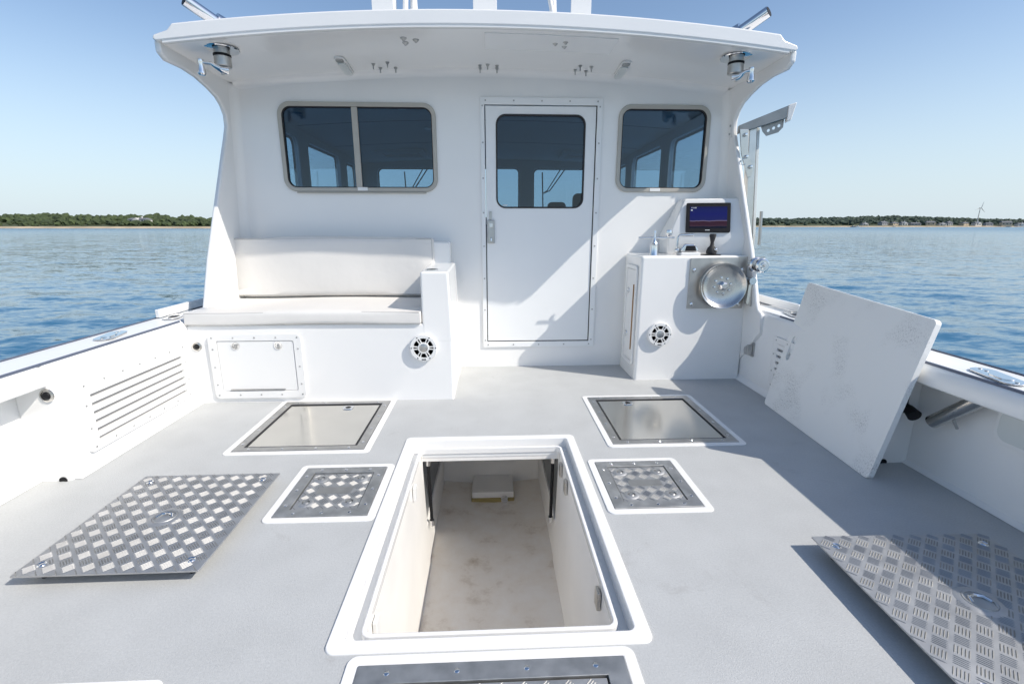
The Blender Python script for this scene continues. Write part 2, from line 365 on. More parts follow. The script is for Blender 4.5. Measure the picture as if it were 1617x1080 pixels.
def wood(name, label, pts, m, sub, seed):
    rs = np.random.RandomState(seed); bm = bmesh.new(); bmesh.ops.create_icosphere(bm, subdivisions=sub, radius=1)
    base = np.array([v.co[:] for v in bm.verts]); fc = np.array([[v.index for v in f.verts] for f in bm.faces]); bm.free()
    V = []; F = []; o = 0
    for (x, y, z, rx, rz) in pts:
        ph = rs.rand(3) * 6.28
        d = 1 + .16 * np.sin(base @ np.array([3.1, 2.2, 4.0]) + ph[0]) + .13 * np.sin(base @ np.array([-5.2, 4.1, 3.3]) + ph[1]) + .10 * rs.randn(len(base))
        p = base * d[:, None] * np.array([rx, rx, rz]) + np.array([x, y, z])
        V.append(p); F.append(fc + o); o += len(base)
    V = np.concatenate(V); F = np.concatenate(F)
    me = bpy.data.meshes.new(name); me.from_pydata(V.tolist(), [], F.tolist()); me.materials.append(M[m])
    ob = bpy.data.objects.new(name, me); COL.objects.link(ob); ob['kind'] = 'stuff'; ob['label'] = label; ob['category'] = 'woods'
pts = []
for k in range(2000):
    x = rnd.uniform(-740, -45); t = rnd.random() ** .8; y = yl(x) + 12 + t * 85
    r_ = rnd.uniform(1.3, 2.9) * (.6 + .55 * min(1, t * 3)); g = SEA + 1.3 + (max(2, hl(x)) - 1.3) * t ** .8
    pts.append((x, y, g + r_ * .75, r_, r_ * rnd.uniform(.75, 1.15)))
for k in range(14): pts.append((-276 + k * 2.2, 372 + (k % 3) * 2.5, 2.6 + .5 * math.sin(k * 2.1), 1.9, 1.5))
wood('shore_trees', 'dense green woods covering the low left shore', pts, 'foliage', 2, 5)
pts = []
for k in range(3200):
    x = rnd.uniform(195, 1400); t = rnd.random() ** .7; y = yr_(x) + 17 + t * 185
    r_ = rnd.uniform(1.5, 3.3); g = SEA + 1.3 + (hr(x) - 1.3) * t ** .8
    pts.append((x, y, g + r_ * .7, r_ * 1.2, r_ * rnd.uniform(.7, 1.05)))
wood('distant_trees', 'haze-tinted dark green woods along the far right shore', pts, 'foliage_hazed', 1, 6)

def house(loc, w, d, h, wall, label, group=None, rz=0., cross=False):
    t = thing('shore_house', label, 'house', loc, group); t.rotation_euler.z = rz
    MB().box(-w / 2, 0, -2, w / 2, d, h).build('wall', wall, t, local=True)
    rh = h * .55
    MB().add([(-w / 2 - .4, -.5, h), (w / 2 + .4, -.5, h), (w / 2 + .4, d + .5, h), (-w / 2 - .4, d + .5, h), (-w / 2 + .6, d / 2, h + rh), (w / 2 - .6, d / 2, h + rh)],
             [(0, 1, 5, 4), (1, 2, 5), (2, 3, 4, 5), (3, 0, 4), (3, 2, 1, 0)]).build('roof', 'far_roof', t, local=True, smooth=False)
    MB().box(w * .1, d * .45, h + rh * .4, w * .1 + .9, d * .45 + .9, h + rh + 1.0).build('chimney', wall, t, local=True)
    nw = max(2, int(w / 3.5))
    for i in range(nw):
        x = -w / 2 + (i + .5) * w / nw
        MB().box(x - .6, -.08, h * .35, x + .6, .05, h * .78).build('window', 'far_glass', t, local=True)
    if cross:
        MB().prism([(-2.6, h * .8), (2.6, h * .8), (0, h + rh * .95)], FY, -.8, d / 2).build('gable', wall, t, local=True, smooth=False)
house((-268, 384, 3.3), 13, 8, 2.2, 'far_wall', 'long white house half hidden in the trees on the left shore', cross=True)
ORD = 'first second third fourth fifth sixth seventh eighth ninth tenth eleventh twelfth thirteenth'.split()
hx = [(800, 1018), (846, 1022), (868, 1020), (892, 1024), (914, 1021), (950, 1024), (976, 1022), (1000, 1030), (1032, 1026), (1058, 1024), (1085, 1026), (1120, 1022), (1160, 1026)]
for i, (x, y) in enumerate(hx):
    house((x * KF, (y + 3) * KF - 8, SEA + 1.3 + (i % 3) * .5), 8 + (i * 5 % 7) * .6, 6, 2.6 + (i % 2) * .9, ('far_wall', 'far_wall_grey', 'far_wall_tan')[i % 3], '%s gabled house, %s from the left in the row along the far right beach' % (('white', 'grey', 'tan')[i % 3], ORD[i]), 'houses along the far beach', rz=.3 * math.sin(i), cross=(i % 3 == 0))
house((347, 650, 4.5), 10, 7, 3.6, 'far_wall_tan', 'pale tan house standing alone on the far shore beside the davit post')

def turbine():
    t = thing('wind_turbine', 'white three bladed wind turbine above the far right shore', 'wind turbine', (702, 676, 4)); t.scale = (.62, .62, .62)
    MB().tube([(0, 0, 0), (0, 0, 34)], [1.1, .6], 10).build('tower', 'far_wall', t, local=True)
    MB().box(-.9, -2.2, 33.4, .9, 2.5, 35).build('nacelle', 'far_wall', t, local=True, bevel=.2)
    for a in (78, 198, 318):
        c, s_ = math.cos(R(a)), math.sin(R(a))
        MB().tube([(0, -2.5, 34.2), (c * 4, -2.5, 34.2 + s_ * 4), (c * 15, -2.5, 34.2 + s_ * 15)], [.5, .75, .15], 6).build('blade', 'far_wall', t, local=True)
turbine()
def small_boat(x, y, l, hullm, label):
    t = thing('moored_boat', label, 'boat', (x, y, SEA)); t.scale = (1, 1, .7)
    MB().add([(-l / 2, -.8, 0), (l * .3, -.8, 0), (l / 2, 0, 0), (l * .3, .8, 0), (-l / 2, .8, 0), (-l / 2, -1, 1.1), (l * .32, -1, 1.2), (l * .58, 0, 1.5), (l * .32, 1, 1.2), (-l / 2, 1, 1.1)],
             [(4, 3, 2, 1, 0), (5, 6, 7, 8, 9), (0, 1, 6, 5), (1, 2, 7, 6), (2, 3, 8, 7), (3, 4, 9, 8), (4, 0, 5, 9)]).build('hull', hullm, t, local=True, smooth=False)
    MB().box(-l * .15, -.7, 1.1, l * .18, .7, 2.3).build('wheelhouse', 'far_wall', t, local=True, bevel=.15)
small_boat(456, 595, 5.5, 'dark', 'dark hulled small boat moored off the far right beach')
small_boat(466, 600, 5, 'far_wall', 'white small boat moored beside the dark hulled one')
small_boat(524, 612, 4.5, 'far_wall_tan', 'tan small boat afloat close to the far beach houses')

# ================================================================== BOAT: deck
HOLD = (-.475, 1.085, .455, 2.465)                        # outer edge of the white surround
BIGH = [(-1.365, 2.33, -.68, 3.045), (.652, 2.33, 1.345, 3.045)]
SMH = [(-.895, 1.735, -.515, 2.135), (.508, 1.735, .888, 2.135)]
NEAR = (-.365, .30, .352, 1.045)
NEARL = (-1.55, .30, -.885, .998)
def rect(r_, g=0): return [(r_[0] - g, r_[1] - g), (r_[2] + g, r_[1] - g), (r_[2] + g, r_[3] + g), (r_[0] - g, r_[3] + g)]
def build_deck():
    mb = MB()
    holes = [rect(r_, -.01) for r_ in BIGH + SMH + [NEAR, NEARL]] + [rect(HOLD, -.03)]
    mb.plate([(-2.14, -2.2), (2.10, -2.2), (2.10, 3.9), (-2.14, 3.9)], holes, FZ, -.05, 0)
    d = mb.build('deck', 'nonskid', smooth=False); d['kind'] = 'structure'; d['label'] = 'pale grey non-skid boat deck'
    for r_ in BIGH + SMH + [NEAR, NEARL]:
        MB().plate(rr(r_[0] - .034, r_[1] - .034, r_[2] + .034, r_[3] + .034, .028), [rect(r_, .001)], FZ, -.012, .005).build('hatch_surround', 'gelcoat', d, bevel=.003)
    # white cove where the bulwarks meet the deck
    for s in (-1, 1):
        x = XC + s * 1.93
        MB().prism([(x, 0), (x - s * .035, 0.0), (x - s * .012, .012), (x, .035)], lambda a, b, y: (a, y, b + .002), 2.09, 3.5).build('cove', 'gelcoat', d)
        x = XC + s * 2.10
        MB().prism([(x, 0), (x - s * .04, 0.0), (x - s * .014, .014), (x, .04)], lambda a, b, y: (a, y, b + .002), -2.2, 2.1).build('cove', 'gelcoat', d)
    # a slab under the deck so no light leaks from below (hull bottom)
    MB().plate([(-2.14, -2.2), (2.10, -2.2), (2.10, 7.2), (-2.14, 7.2)], [[(-.6, .9), (.6, .9), (.6, 3.6), (-.6, 3.6)]], FZ, -.30, -.25).build('hull_bottom', 'gelcoat_soft', d, smooth=False)
build_deck()

# ------------------------------------------------------------------ bulwarks
def bulwark(s):
    side = 'port' if s < 0 else 'starboard'
    t = thing('bulwark', ('sunlit white bulwark along the left side with flat cap rail' if s < 0 else 'shaded white bulwark along the right side with flat cap rail'), 'bulwark', (XC + s * 1.95, 2.1, 0))
    X = lambda o: XC + s * o
    f = lambda a, b, y: (XC + s * a, y, b)
    MB().prism([(1.93, -.045), (1.93, .525), (1.945, .548), (1.965, .556), (2.10, .556), (2.10, -.045)], f, 2.075, 3.86).build('inner_wall', 'gelcoat', t, bevel=.022, seg=4, ang=50)
    MB().prism([(2.105, -1.5), (2.085, .2), (2.095, .556), (2.15, .556), (2.15, -1.5)], f, -2.2, 7.2).build('hull_side', 'gelcoat', t, bevel=.006)
    MB().prism([(1.93, .462), (1.93, .525), (1.945, .548), (1.965, .556), (2.10, .556), (2.10, .462)], f, -2.2, 2.075).build('coaming_beam', 'gelcoat', t, bevel=.010, seg=3)
    MB().prism([(1.960, .5545), (2.14, .5545), (2.14, .566), (1.960, .562)], f, -2.2, 3.45).build('cap_rail', 'gelcoat_soft', t, bevel=.004)
    MB().prism([(1.9535, .552), (1.9595, .554), (1.9595, .5635), (1.9535, .5615)], f, -2.2, 3.05).build('cap_seam', 'seam', t)
    MB().prism([(2.142, .53), (2.165, .535), (2.165, .565), (2.142, .574)], f, -2.2, 7.2).build('rub_rail', 'seam', t, bevel=.004)
    # toe rail forward
    MB().prism([(2.105, .5725), (2.135, .5725), (2.135, .625), (2.105, .625)], f, 3.10, 7.0).build('toe_rail', 'white_plastic', t, bevel=.006)
    MB().lathe([(.0, 0), (.018, 0), (.018, .003), (.014, .004), (.0, .001)], (X(1.965), 2.0735, .004), (0, -1, 0), 16).build('scupper', 'dark', t)
    return t
bulwark(-1); bulwark(1)

# ------------------------------------------------------------------ cabin
CEIL = lambda x, y: 2.242 - .0325 * (x - XC) ** 2 + .018 * (3.83 - y)
WL = (-1.54, 1.397, -.393, 2.02); WR = (.972, 1.40, 1.678, 2.025)
DF = (-.066, .169, .85, 2.065); DL = (-.032, .217, .807, 2.013); DG = (.051, 1.28, .724, 1.95)
cabin = thing('boat_cabin', 'white cabin of the boat with aft door, windows and overhanging roof', 'cabin', (XC, BK, 0))
def build_cabin():
    g = .026
    top = [(XC + x, CEIL(XC + x, BK) + .02) for x in np.linspace(1.9, -1.9, 15)]
    outer = [(XC - 1.93, -.05), (XC + 1.93, -.05)] + top
    MB().plate(outer, [rr(WL[0] + g, WL[1] + g, WL[2] - g, WL[3] - g, .06), rr(WR[0] + g, WR[1] + g, WR[2] - g, WR[3] - g, .06), rect(DL, .004)], FY, BK, BK + .05).build('bulkhead', 'gelcoat', cabin, smooth=False)
    # wings: side walls running aft of the bulkhead, with the curved aft edge
    prof = [(3.9, -.02), (3.9, 2.2), (3.12, 2.19), (3.075, 2.16), (3.08, 2.095), (3.13, 2.068), (3.29, 2.072), (3.42, 2.06), (3.54, 2.032), (3.64, 1.998), (3.70, 1.955), (3.738, 1.90), (3.742, 1.84), (3.716, 1.77), (3.655, 1.63), (3.595, 1.485), (3.475, 1.2), (3.36, .92), (3.295, .72), (3.265, .62), (3.235, .57), (3.19, .545), (3.19, .40), (3.6, -.02)]
    for s in (-1, 1):
        f = lambda a, b, d, s=s: (XC + s * (1.822 + .050 * (2.14 - b) + d), a, b)
        mb = MB(); mb.plate(prof, [], f, 0, .034)
        mb.build('side_wing', 'gelcoat', cabin, bevel=.014, seg=3, ang=50)
        # rounded cove between wing and bulkhead, and a fillet under the roof
        pr = [(XC + s * (1.818 + .050 * (2.14 - z)), z) for z in (0.0, 2.13)]
        mb = MB(); rad = .07; nseg = 7; vs = []
        for x, z in pr:
            for k in range(nseg):
                t = R(90 * k / (nseg - 1)); vs.append((x + s * .008 - s * rad * (1 - math.sin(t)), BK - rad * (1 - math.cos(t)) + .002, z))
        mb.add(vs, [(k, k + 1, nseg + k + 1, nseg + k) for k in range(nseg - 1)]); mb.build('corner_cove', 'gelcoat', cabin, ang=60)
    mb = MB(); rad = .06; vs = []; xs = np.linspace(-1.80, 1.80, 25); nseg = 6
    for x in xs:
        z = CEIL(XC + x, BK)
        for k in range(nseg):
            t = R(90 * k / (nseg - 1)); vs.append((XC + x, BK + .002 - rad * (1 - math.sin(t)), z + .003 - rad * (1 - math.cos(t))))
    mb.add(vs, [(i * nseg + k, i * nseg + k + 1, (i + 1) * nseg + k + 1, (i + 1) * nseg + k) for i in range(24) for k in range(nseg - 1)])
    mb.build('ceiling_cove', 'gelcoat', cabin, ang=60)
    # roof
    xs = list(np.linspace(-1.836, 1.836, 31)); xt = list(np.linspace(1.735, -1.735, 29))
    def sec(y):
        return [(XC + x, y, CEIL(XC + x, y)) for x in xs] + [(XC + 1.852, y, CEIL(XC + 1.836, y) + .016), (XC + 1.842, y, CEIL(XC + 1.836, y) + .034), (XC + 1.765, y, CEIL(XC + 1.765, y) + .05)] + \
               [(XC + x, y, CEIL(XC + x, y) + .080) for x in xt] + [(XC - 1.765, y, CEIL(XC + 1.765, y) + .05), (XC - 1.842, y, CEIL(XC - 1.836, y) + .034), (XC - 1.852, y, CEIL(XC - 1.836, y) + .016)]
    ys = [3.055, 3.085, 3.5, 3.83, 5.5, 7.5]; n = len(sec(3)); mb = MB(); vs = []
    for y in ys: vs += sec(y)
    fs = [(i * n + k, i * n + (k + 1) % n, (i + 1) * n + (k + 1) % n, (i + 1) * n + k) for i in range(len(ys) - 1) for k in range(n)]
    fs += [tuple(range(n))[::-1], tuple(range((len(ys) - 1) * n, len(ys) * n))]
    roof = mb.add(vs, fs).build('roof', 'gelcoat', cabin, bevel=.012, seg=3, ang=35)
    # drip lip and recessed panel on the overhang
    mb = MB(); vs = []
    for x in np.linspace(-1.80, 1.80, 31):
        z = CEIL(XC + x, 3.07)
        vs += [(XC + x, 3.059, z + .01), (XC + x, 3.061, z - .010), (XC + x, 3.085, z - .012), (XC + x, 3.125, z + .01)]
    mb.add(vs, [(i * 4 + k, i * 4 + k + 1, i * 4 + 4 + k + 1, i * 4 + 4 + k) for i in range(30) for k in range(3)]); mb.build('drip_lip', 'gelcoat', roof, ang=60)
    mb = MB(); vs = []
    for x in np.linspace(-.02, .78, 9):
        for y in (3.16, 3.40): vs.append((x, y, CEIL(x, y) - .006))
        for y in (3.16, 3.40): vs.append((x, y, CEIL(x, y) + .01))
    fs = [(i * 4, i * 4 + 1, i * 4 + 5, i * 4 + 4) for i in range(8)] + [(i * 4 + 1, i * 4 + 3, i * 4 + 7, i * 4 + 5) for i in range(8)] + [(i * 4, i * 4 + 4, i * 4 + 6, i * 4 + 2) for i in range(8)] + [(0, 2, 3, 1), (32, 33, 35, 34)]
    mb.add(vs, fs).build('access_panel', 'gelcoat_soft', roof, ang=30)
    # through bolts under the overhang
    b0 = None
    for x, y, kind in [(-.79, 3.66, 0), (-.69, 3.64, 0), (-.76, 3.74, 0), (-.655, 3.75, 0), (-.06, 3.72, 0), (-.06, 3.77, 0), (-.006, 3.70, 0), (.06, 3.72, 0), (.06, 3.77, 0), (.62, 3.74, 0), (.70, 3.75, 0), (.64, 3.65, 0), (.72, 3.66, 0),
                       (-.51, 3.24, 1), (-.44, 3.27, 1), (-.51, 3.31, 1), (.415, 3.28, 1), (.475, 3.25, 1), (.478, 3.32, 1)]:
        z = CEIL(x, y)
        if kind == 0: mb = MB().lathe([(0, 0), (.014, 0), (.014, -.003), (.010, -.004), (.010, -.011), (.0045, -.012), (.0045, -.034), (0, -.034)], (x, y, z), (0, 0, 1), 8)
        else: mb = MB().lathe([(0, 0), (.020, 0), (.019, -.005), (.010, -.010), (.006, -.017), (0, -.018)], (x, y, z), (0, 0, 1), 12)
        mb.build('bolt', 'hatch_frame_metal', roof)
    # cabin interior: ceiling, side walls with windows, front wall, floor
    c_ = MB(); vs = []
    for y in (BK + .05, 7.4):
        for x in np.linspace(-1.85, 1.85, 9): vs.append((XC + x, y, 2.16 - .02 * x * x - (y - BK) * .02))
    c_.add(vs, [(k, k + 1, 9 + k + 1, 9 + k) for k in range(8)]).build('interior_ceiling', 'interior', cabin)
    for y in (4.95, 6.05):
        z = 2.16 - (y - BK) * .02
        MB().add([(XC + x, y + dy, z - .02 * x * x - .004) for x in np.linspace(-1.8, 1.8, 9) for dy in (0, .016)], [(2 * k, 2 * k + 1, 2 * k + 3, 2 * k + 2) for k in range(8)]).build('ceiling_joint', 'interior_dark', cabin)
    for x0 in (-1.45, .95):
        fr = MB().plate(rect((x0, 6.45, x0 + .62, 6.95)), [rect((x0, 6.45, x0 + .62, 6.95), -.07)], FZ, 2.04, 2.085).build('roof_hatch', 'interior', cabin, bevel=.006)
        MB().box(x0 + .07, 6.52, 2.082, x0 + .55, 6.88, 2.10).build('hatch_pane', 'interior_dark', fr)
    for x, y in ((-.75, 4.5), (-.62, 5.3)):
        MB().lathe([(0, 0), (.045, 0), (.04, -.012), (0, -.014)], (x, y, 2.15 - (y - BK) * .02), (0, 0, 1), 16).build('ceiling_lamp', 'white_plastic', cabin)
    for s in (-1, 1):
        x0 = XC + s * 1.86
        hs = [(4.08, 1.24, 5.09, 1.985), (5.34, 1.24, 6.42, 1.985), (6.70, 1.24, 7.22, 1.96)]
        MB().plate(rect((3.885, .55, 7.4, 2.23)), [rr(*h, .08) for h in hs], FX, x0, x0 + s * .04).build('side_wall', 'gelcoat_soft', cabin, smooth=False)
        MB().plate(rect((3.885, .0, 7.4, 2.12)), [rr(*h, .08) for h in hs], FX, x0 - s * .006, x0 - s * .002).build('side_lining', 'interior', cabin, smooth=False)
        for h in hs:
            w_ = MB().plate(rr(h[0] - .012, h[1] - .012, h[2] + .012, h[3] + .012, .09), [rr(h[0] + .02, h[1] + .02, h[2] - .02, h[3] - .02, .06)], FX, x0 + s * .045, x0 + s * .055).build('side_window', 'interior_dark', cabin)
            MB().plate(rr(h[0], h[1], h[2], h[3], .08), [], FX, x0 + s * .015, x0 + s * .020).build('pane', 'clear_glass', w_)
    hs = [(-1.64, 1.25, -.64, 1.965), (-.44, 1.25, .44, 1.975), (.65, 1.25, 1.60, 1.965)]
    MB().plate(rect((XC - 1.9, .0, XC + 1.9, 2.2)), [rr(*h, .08) for h in hs], FY, 7.4, 7.45).build('front_wall', 'interior', cabin, smooth=False)
    for i, h in enumerate(hs):
        w_ = MB().plate(rr(h[0] - .012, h[1] - .012, h[2] + .012, h[3] + .012, .09), [rr(h[0] + .015, h[1] + .015, h[2] - .015, h[3] - .015, .06)], FY, 7.455, 7.47).build('front_window', 'interior_dark', cabin)
        MB().plate(rr(*h, .08), [], FY, 7.42, 7.425).build('pane', 'clear_glass', w_)
        if i != 1:
            xw = h[0] + (.40 if i == 0 else .16)
            wp = MB().tube([(xw, 7.50, 1.32), (xw - .02, 7.50, 1.92)], .010, 6).build('wiper', 'dark', w_)
            MB().tube([(xw, 7.52, 1.62), (xw + .10, 7.52, 1.66), (xw + .34, 7.50, 1.99)], .009, 6).tube([(xw, 7.52, 1.62), (xw + .06, 7.52, 1.66), (xw + .27, 7.50, 1.99)], .008, 6).build('wiper_arm', 'dark', w_)
    MB().box(XC - 1.86, BK + .05, -.04, XC + 1.86, 7.4, .0).build('interior_floor', 'interior_dark', cabin)
    MB().box(XC - 1.5, 6.7, .0, XC + 1.6, 7.38, 1.16).build('dash', 'interior_dark', cabin, bevel=.04)
    MB().box(-.56, 6.3, 1.78, -.36, 6.4, 2.08).build('overhead_box', 'dark', cabin, bevel=.01)
build_cabin()

def build_window(r_, name, label, mullion):
    w = .030
    x0, z0, x1, z1 = r_
    win = MB().plate(rr(x0, z0, x1, z1, .092, 8), [rr(x0 + w, z0 + w, x1 - w, z1 - w, .065, 8)], FY, BK - .016, BK - .0015).build('window_frame', 'beige_frame', cabin, bevel=.005, label=label)
    MB().plate(rr(x0 + w - .004, z0 + w - .004, x1 - w + .004, z1 - w + .004, .066, 8), [rr(x0 + w + .006, z0 + w + .006, x1 - w - .006, z1 - w - .006, .058, 8)], FY, BK - .010, BK + .02).build('gasket', 'rubber', win)
    MB().plate(rr(x0 + w, z0 + w, x1 - w, z1 - w, .065, 8), [], FY, BK + .008, BK + .013).build('pane', 'tinted_glass', win)
    if mullion:
        MB().box(mullion - .022, BK - .013, z0 + w, mullion + .022, BK + .006, z1 - w).build('mullion', 'beige_frame', win, bevel=.005)
        MB().box(mullion - .012, BK - .0185, z0 + .008, mullion + .062, BK - .0165, z0 + .032).build('sticker', 'white_plastic', win)
        MB().box(x0 + .09, BK - .022, z0 - .012, x1 - .09, BK - .002, z0 - .001).build('drip_sill', 'beige_frame', win, bevel=.003)
    else:
        MB().box(x0 + .27, BK - .0185, z0 + .006, x0 + .35, BK - .0165, z0 + .030).build('sticker', 'white_plastic', win)
build_window(WL, 'window', 'wide sliding window in a beige frame left of the door', -.985)
build_window(WR, 'window', 'square window in a beige frame right of the door', None)

def build_door():
    fr = MB().plate(rect(DF), [rect(DL, .002)], FY, BK - .014, BK - .0015).build('door_frame', 'painted_door', cabin, bevel=.003)
    mb = MB()
    def sc(x, z): mb.lathe([(0, 0), (.0065, 0), (.0065, .002), (0, .003)], (x, BK - .0142, z), (0, -1, 0), 8)
    for k in range(5):
        x = DF[0] + .04 + (DF[2] - DF[0] - .08) * k / 4; sc(x, DF[3] - .024); sc(x, DF[1] + .022)
    for k in range(8):
        z = DF[1] + .06 + (DF[3] - DF[1] - .12) * k / 7; sc(DF[0] + .017, z); sc(DF[2] - .022, z)
    mb.build('screws', 'hatch_frame_metal', fr, kind='stuff')
    dr = MB().plate(rect(DL, -.005), [rr(*DG, .07, 8)], FY, BK - .004, BK + .035).build('door', 'painted_door', cabin, bevel=.003, label='white cabin door with a tall rounded window')
    MB().plate(rr(DG[0] - .002, DG[1] - .002, DG[2] + .002, DG[3] + .002, .072, 8), [rr(DG[0] + .010, DG[1] + .010, DG[2] - .010, DG[3] - .010, .06, 8)], FY, BK - .007, BK + .01).build('gasket', 'rubber', dr)
    MB().plate(rr(*DG, .07, 8), [], FY, BK + .008, BK + .013).build('pane', 'tinted_glass', dr)
    MB().box(DL[0] + .005, BK + .002, DL[1] - .003, DL[2] - .005, BK + .03, DL[1] + .006).build('threshold_gap', 'dark', dr)
    MB().box(DL[2] - .006, BK + .004, DL[1], DL[2] + .003, BK + .03, DL[3]).build('hinge_gap', 'dark', dr)
    h = MB().box(-.022, BK - .018, 1.012, .035, BK - .0045, 1.19).build('lock_case', 'hatch_frame_metal', dr, bevel=.004)
    MB().box(-.016, BK - .022, 1.018, .029, BK - .0185, 1.184).build('handle_plate', 'brushed_steel', dr, bevel=.002)
    MB().box(-.006, BK - .030, 1.135, .020, BK - .0222, 1.165).tube([(.007, BK - .022, 1.055), (.007, BK - .04, 1.05), (.007, BK - .042, 1.03)], .007, 8).build('latch_button', 'chrome', dr, bevel=.002)
    MB().box(-.006, BK - .014, 1.192, .014, BK - .0045, 1.255).build('hasp', 'brushed_steel', dr, bevel=.003)
    MB().box(.10, BK + .004, 1.296, .135, BK + .0075, 1.305).build('sticker', 'white_plastic', dr)
build_door()

# helm seat and wheel inside the cabin
def helm_seat():
    t = thing('helm_seat', 'dark padded helm seat seen through the cabin door window', 'seat', (1.22, 6.1, 0))
    MB().box(.98, 5.85, .62, 1.5, 6.4, .76).build('seat', 'interior_dark', t, bevel=.05, seg=3)
    MB().box(.99, 5.82, .70, 1.49, 5.97, 1.52).build('backrest', 'interior_dark', t, bevel=.06, seg=4)
    MB().box(1.10, 5.84, 1.55, 1.38, 5.95, 1.80).build('headrest', 'interior_dark', t, bevel=.05, seg=4)
    MB().tube([(1.18, 5.9, 1.5), (1.18, 5.9, 1.58)], .012).tube([(1.30, 5.9, 1.5), (1.30, 5.9, 1.58)], .012).build('headrest_post', 'chrome', t)
    MB().tube([(1.24, 6.1, 0), (1.24, 6.1, .63)], .05).build('pedestal', 'chrome', t)
helm_seat()
def chair2():
    t = thing('mate_seat', 'small dark seat back low in the door window beside the helm seat', 'seat', (.86, 6.5, 0))
    MB().box(.62, 6.3, .62, 1.1, 6.9, .74).build('seat', 'interior_dark', t, bevel=.05, seg=3)
    MB().box(.74, 6.28, .70, .98, 6.40, 1.44).build('backrest', 'interior_dark', t, bevel=.055, seg=4)
    MB().tube([(.86, 6.6, 0), (.86, 6.6, .63)], .05).build('pedestal', 'chrome', t)
chair2()

# ================================================================== THINGS FIXED ON THE ROOF
def overhang_light(x, s, label):
    t = thing('overhang_light', label, 'light', (x, 3.72, CEIL(x, 3.72)), 'strip lights under the roof overhang')
    z = CEIL(x, 3.64) - .001
    a = Matrix.Rotation(R(-s * 3), 4, 'Z')
    def P(u, v, w): q = a @ Vector((u, v, 0)); return (x + q.x, 3.65 + q.y, z + w - .018 * q.y)
    MB().plate(rr(-.034, -.165, .034, .165, .032, 6), [], P, 0, -.012).build('base', 'white_plastic', t, bevel=.003)
    MB().plate(rr(-.026, -.09, .026, .152, .024, 6), [], P, -.0125, -.022).build('lens', 'lens_plastic', t, bevel=.005)
    MB().plate(rr(-.025, -.152, .025, -.10, .018, 4), [], P, -.0125, -.02).build('switch', 'hatch_frame_metal', t, bevel=.003)
overhang_light(-.985, -1, 'slim strip light under the roof overhang above the sliding window')
overhang_light(.935, 1, 'slim strip light under the roof overhang right of the door')

def outrigger(s, label_c, label_h):
    x = XC + s * 1.575; y = 3.25; z = CEIL(x, y)
    t = thing('outrigger_crank', label_c, 'crank', (x, y, z), 'outrigger cranks under the roof')
    MB().lathe([(0, 0), (.098, 0), (.095, -.006), (.05, -.010), (0, -.010)], (x, y, z), (0, 0, 1), 32).build('flange', 'chrome', t)
    MB().lathe([(.044, 0), (.044, -.035), (.047, -.036), (.047, -.085), (.041, -.09), (.0, -.09)], (x, y, z - .008), (0, 0, 1), 24).build('barrel', 'brushed_steel', t)
    MB().lathe([(.0455, -.02), (.049, -.022), (.049, -.032), (.0455, -.034)], (x, y, z - .008), (0, 0, 1), 24).build('collar', 'dark', t)
    zb = z - .118
    if s < 0: pth = [(x + .03, y - .01, zb), (x - .0, y - .03, zb + .0), (x - .05, y - .04, zb + .028), (x - .10, y - .05, zb + .03)]; kn = (x - .105, y - .05)
    else: pth = [(x - .02, y - .01, zb), (x + .01, y - .03, zb), (x + .045, y - .045, zb + .026), (x + .075, y - .05, zb + .03)]; kn = (x + .08, y - .05)
    MB().tube(pth, [.024, .019, .011, .012], 10).build('crank_arm', 'chrome', t)
    MB().lathe([(0, .018), (.018, .016), (.019, .0), (.015, -.012), (.023, -.045), (.023, -.06), (.016, -.068), (0, -.069)], (kn[0], kn[1], zb + .03), (0, 0, 1), 16).build('knob', 'chrome', t)
    MB().lathe([(0, 0), (.01, 0), (.01, -.026), (0, -.028)], (x + .0, y - .02, zb), (0, 0, 1), 8).build('pin', 'brushed_steel', t)
    zt = CEIL(x, 3.3) + .080
    h = thing('rod_holder_tube', label_h, 'rod holder', (x, 3.3, zt))
    MB().lathe([(0, 0), (.07, 0), (.066, .008), (.04, .012), (.036, .03), (0, .03)], (x, 3.3, zt), (0, 0, 1), 24).build('base', 'chrome', h)
    a = Vector((x - s * .07, 3.33, zt + .015)); b = Vector((x + s * .105, 3.12, zt + .125))
    MB().tube([a, a + (b - a) * .08, a + (b - a) * .45], [.050, .058, .048], 16).build('swivel_block', 'chrome', h)
    MB().tube([a + (b - a) * .4, b], .033, 16).build('tube', 'chrome', h)
    d = (b - a).normalized()
    MB().tube([b + d * .0005, b + d * .0015], .028, 16).build('tube_bore', 'dark', h)
outrigger(-1, 'chrome outrigger crank under the left end of the roof', 'chrome rod holder tube slanting up on the left end of the roof')
outrigger(1, 'chrome outrigger crank under the right end of the roof', 'chrome rod holder tube slanting up on the right end of the roof')

def roof_bracket(x0, x1, label, strut=None):
    zt = CEIL((x0 + x1) / 2, 3.35) + .080
    t = thing('mast_bracket', label, 'bracket', ((x0 + x1) / 2, 3.35, zt))
    MB().box(x0, 3.30, zt - .004, x1, 3.312, zt + .32).build('plate', 'white_plastic', t, bevel=.002)
    MB().box(x1 - .012, 3.3122, zt - .004, x1, 3.42, zt + .32).build('flange', 'white_plastic', t, bevel=.002)
    for xx in (x0 + .03, x1 - .03):
        MB().lathe([(0, 0), (.014, 0), (.012, .007), (0, .008)], (xx, 3.2998, zt + .045), (0, -1, 0), 10).build('bolt', 'brushed_steel', t)
    if strut: MB().tube([(strut[0], 3.33, zt), (strut[1], 3.40, zt + .35)], .016, 10).build('strut', 'white_plastic', t)
roof_bracket(-.70, -.57, 'white bolted mast bracket on the roof left of centre', (-.51, -.50))
roof_bracket(-.09, .055, 'white bolted mast bracket at the middle of the roof edge')
